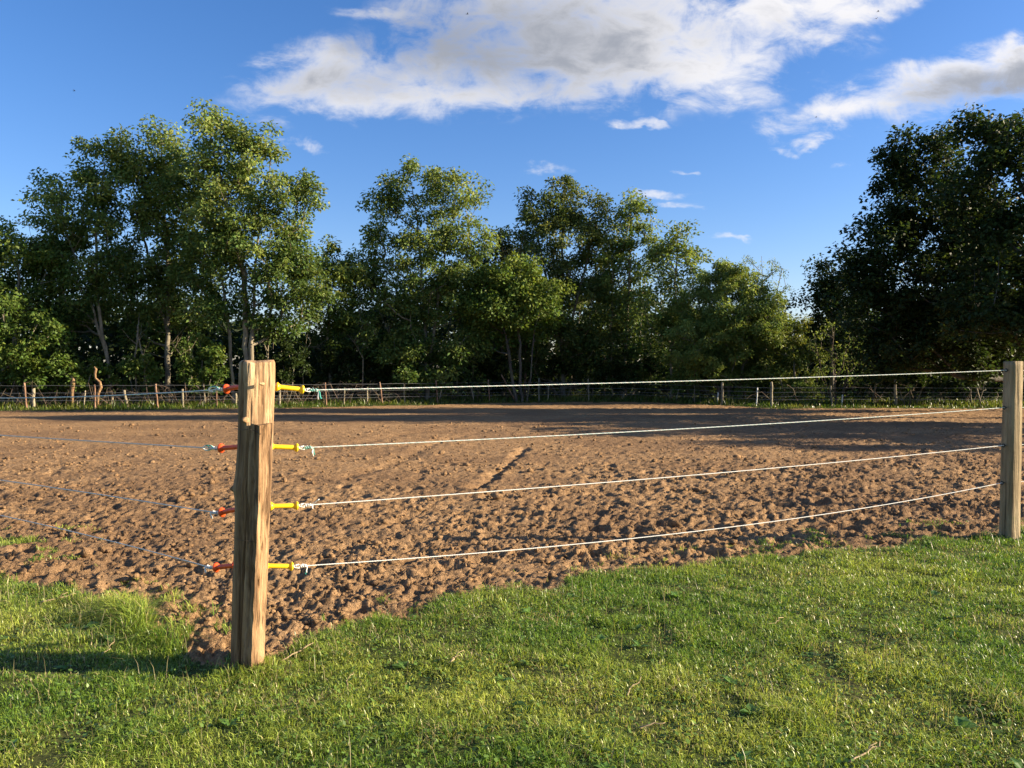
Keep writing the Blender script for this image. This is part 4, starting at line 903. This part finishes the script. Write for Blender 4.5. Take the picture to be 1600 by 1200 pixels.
short = [(52, 607, 52, .06, ''), (133, 610, 131, .028, ''), (194, 610, 199, .05, 'leaning'), (285, 608, 286, .045, ''), (368, 615, 369, .05, ''), (437, 610, 437, .045, ''), (538, 606, 538, .03, ''), (574, 605, 574, .035, ''), (631, 600, 632, .034, ''), (690, 610, 685, .03, 'propping'), (736, 605, 741, .04, 'leaning'),
         (857, 602, 856, .035, ''), (1060, 609, 1056, .022, 'leaning'), (1085, 602, 1085, .022, ''), (1122, 613, 1121, .022, 'white'), (1183.5, 606, 1182, .024, 'white'), (1316.5, 617, 1315.5, .024, 'white'), (1526, 607, 1533, .04, 'leaning')]
def stake(px, top, pxb, hw, label, mat, group, d, seed):
    b = np.array([(pxb - 800) / F * d, d, 0.0]); t = W(px, top, d)
    o = empty('fence_stake', b, label, 'fence stake', group); r = np.random.default_rng(seed)
    n = 7; P = [b + (t - b) * s + np.array([r.normal(0, hw * .18), r.normal(0, hw * .18), 0]) * (0 < s < 1) for s in np.linspace(-.2, 1, n)]
    V, Fq = tube(P, hw * r.uniform(.9, 1.08, n), 8); V += r.normal(0, hw * .05, V.shape); V[-8:, 2] += r.normal(0, hw * .25, 8)
    mesh_obj('shaft', V, Fq, mat, o)
    for z in (.87, .60, .32):
        if z < t[2]: 
            q = b + (t - b) * (z / t[2]) + np.array([0, -hw, 0]); mesh_obj('clip', *tube([q + np.array([-.02, 0, 0]), q + np.array([0, -.018, .006]), q + np.array([.02, 0, 0])], .008, 5), M_BLACK, o)
    return o
tall.sort(); short.sort()
for i, (px, top, pb, hw, q) in enumerate(tall):
    stake(px, top, pb, hw, f'{q + " " if q else ""}tall brown stake in the back fence, {ordn[i]} tall one from the left', M_STK_R if px < 800 else M_STK_P, 'tall stakes of the back fence', float(fence_d(px)), 400 + i)
for i, (px, top, pb, hw, q) in enumerate(short):
    w = q == 'white'
    stake(px, top, pb, hw, f'{q + " " if q and not w else ""}short {"thin white plastic" if w else "pale grey"} stake by the back fence, {ordn[i]} short one from the left', M_WHITE if w else M_STK_P, 'short stakes of the back fence', float(fence_d(px)) + .45, 450 + i)
for nm, z, off in (('top', .87, -.04), ('middle', .60, -.04), ('bottom', .32, -.04), ('rear lower', .42, .42)):
    pxs = np.arange(-140, 1761, 45); dd = fence_d(pxs) + off; sg = .02 * np.abs(np.sin(pxs / 45 * 1.57)); lowr = np.interp(pxs, [900, 1100, 1800], [0, -.12 if z > .7 else -.02, -.12 if z > .7 else -.02])
    pts = np.stack([(pxs - 800) / F * dd, dd, z - sg + lowr], -1)
    V, Fq = tube(pts, .0038, 4); o = mesh_obj('fence_wire', V, Fq, M_WIRE, origin=pts[0])
    tag(o, f'grey {nm} wire strung along the back fence', 'fence wire', 'back fence wires')
# twisted upright branch and pale stump behind the left fence
d = float(fence_d(152)) + .9; b = W(152, 615, d); b[2] = 0
o = empty('twisted_branch', b, 'pale twisted S shaped branch standing upright behind the left fence', 'branch')
mesh_obj('limb', *tube([W(152, 640, d), W(153, 615, d), W(157.5, 605, d), W(156, 597, d), W(149, 591, d), W(148.5, 584, d), W(150, 577, d), W(147, 573, d)], [.05, .06, .065, .05, .04, .045, .05, .025], 9), M_STAKE, o)
d = float(fence_d(114)) + 1.0; b = W(114, 600, d); b[2] = 0
o = empty('broken_stump', b, 'pale broken stump among leaves behind the left fence', 'stump')
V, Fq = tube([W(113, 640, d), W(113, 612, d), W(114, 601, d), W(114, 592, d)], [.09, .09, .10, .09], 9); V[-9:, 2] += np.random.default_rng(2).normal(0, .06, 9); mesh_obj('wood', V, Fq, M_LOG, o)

# ------------------------------------------------------------------ small things in the grass and the air
M_STRAW = plain('dry_straw', (0.34, 0.26, 0.15), 0.8, .2, var=.2, sc=30)
sticks = [((437, 1035), (495, 1014), .006, 'long pale stick in the grass right of the log post'), ((62, 946), (120, 934), .008, 'dry stick on the grass edge at the far left'), ((160, 1030), (180, 1008), .005, 'short dry straw left of the log post'),
          ((540, 1085), (553, 1060), .004, 'thin upright straw right of the long pale stick'), ((703, 1046), (718, 1040), .006, 'short pale stick in mid lawn'), ((1328, 1197), (1380, 1168), .006, 'curved dry twig at the bottom right edge'),
          ((1000, 1146), (1042, 1139), .005, 'thin brown twig low in the lawn right of centre'), ((1478, 1024), (1512, 1031), .005, 'thin brown twig in the lawn near the right edge'), ((984, 1090), (1000, 1070), .005, 'slanting dry straw in the lawn right of centre'), ((1200, 983), (1226, 975), .005, 'pale straw in the lawn below the rope end')]
for i, (a, b_, rad, lab) in enumerate(sticks):
    (x0, y0), (x1, y1) = gp(*a), gp(*b_); r = np.random.default_rng(i); n = 7; ts = np.linspace(0, 1, n)
    P = np.stack([x0 + (x1 - x0) * ts, y0 + (y1 - y0) * ts, np.zeros(n)], -1); P[:, :2] += r.normal(0, .008, (n, 2)); P[:, 2] = turf_z(P[:, 0], P[:, 1]) + .022 + .014 * ts + r.normal(0, .003, n)
    parts = [tube(P, rad * .8 * np.linspace(1, .4, n), 6)]
    if rad > .005: parts.append(tube([P[3], P[3] + np.array([.02, .015, .02]), P[3] + np.array([.05, .02, .03])], [rad * .5, rad * .4, rad * .2], 5))
    V, Fq = join(parts); tag(mesh_obj('dry_stick', V, Fq, M_STRAW, origin=P[0]), lab, 'stick', 'dry sticks in the grass')
M_PETAL = plain('yellow_petal', (0.80, 0.52, 0.01), 0.5, .3); M_STEM = plain('flower_stem', (0.10, 0.17, 0.04), 0.6, .3)
for i, (px, row, lab) in enumerate([(128, 1192, 'yellow buttercup at the bottom left, leftmost of the three'), (176, 1186, 'yellow buttercup at the bottom left, upper of the right pair'), (181, 1198, 'yellow buttercup at the bottom left, lowest of the three')]):
    d = 3.16 + .04 * (i == 1); c = W(px, row - 3, d); b = np.array([c[0] + .01, c[1] + .005, 0.0])
    o = empty('buttercup', b, lab, 'flower', 'yellow buttercups'); mesh_obj('stem', *tube([b, (b + c) / 2 + np.array([.005, 0, .0]), c], .0014, 5), M_STEM, o)
    for k in range(5):
        t = k * 2 * np.pi / 5 + i; e = np.array([math.cos(t), math.sin(t), .45]); s = np.array([-math.sin(t), math.cos(t), 0])
        mesh_obj('petal', np.array([c, c + e * .007 + s * .007, c + e * .015 + s * .004, c + e * .015 - s * .004, c + e * .007 - s * .007]), [(0, 1, 2, 3, 4)], M_PETAL, o, smooth=False)
    mesh_obj('flower_centre', *lathe(c - np.array([.0, .0005, .001]), c + np.array([.0, .0005, .005]), [(0, .004), (.003, .0045), (.005, .002)], 8), M_PETAL, o)
M_BIRD = plain('bird_plumage', (0.03, 0.03, 0.035), 0.7, .2)
birds = [(730, 22, 55, 20, 'small bird in front of the large cloud near the top'), (1372, 18, 60, -30, 'upper of two tiny birds high at the right'), (1369, 29, 62, 40, 'lower of two tiny birds high at the right'), (116, 142, 60, 10, 'tiny bird in the blue sky at the upper left'), (1275, 183, 70, 15, 'tiny bird at the cloud wisp left of the dark oak top')]
for i, (px, py, d, yaw, lab) in enumerate(birds):
    c = W(px, py, d); o = empty('bird', c, lab, 'bird', 'swallows in the sky'); y = math.radians(yaw); fw = np.array([math.cos(y), math.sin(y), .1]); sd = np.array([-math.sin(y), math.cos(y), 0]); up = np.array([0, 0, 1.0])
    mesh_obj('body', *tube([c - fw * .09, c - fw * .05, c, c + fw * .05, c + fw * .08, c + fw * .10], [.006, .018, .024, .02, .013, .003], 8), M_BIRD, o)
    for s in (-1, 1):
        w = [c + fw * .03, c + fw * .05 + sd * s * .08 + up * .05, c - fw * .04 + sd * s * .17 + up * .06, c - fw * .0 + sd * s * .08 + up * .045, c - fw * .03]
        mesh_obj('wing', np.array(w + [p - up * .005 for p in w]), [(0, 1, 3, 4), (1, 2, 3), (5, 9, 8, 6), (6, 8, 7), (0, 5, 6, 1), (1, 6, 7, 2), (2, 7, 8, 3), (3, 8, 9, 4)], M_BIRD, o, smooth=False)
    mesh_obj('tail', np.array([c - fw * .08 - up * .003, c - fw * .16 + sd * .035, c - fw * .12, c - fw * .16 - sd * .035, c - fw * .08 + up * .004]), [(0, 1, 2), (0, 2, 3), (4, 2, 1), (4, 3, 2), (0, 4, 1), (0, 3, 4)], M_BIRD, o, smooth=False)
print('TRIS', sum(sum(len(p.vertices) - 2 for p in o.data.polygons) if len(o.data.polygons) < 2000 else len(o.data.loops) - 2 * len(o.data.polygons) for o in bpy.data.objects if o.type == 'MESH'))
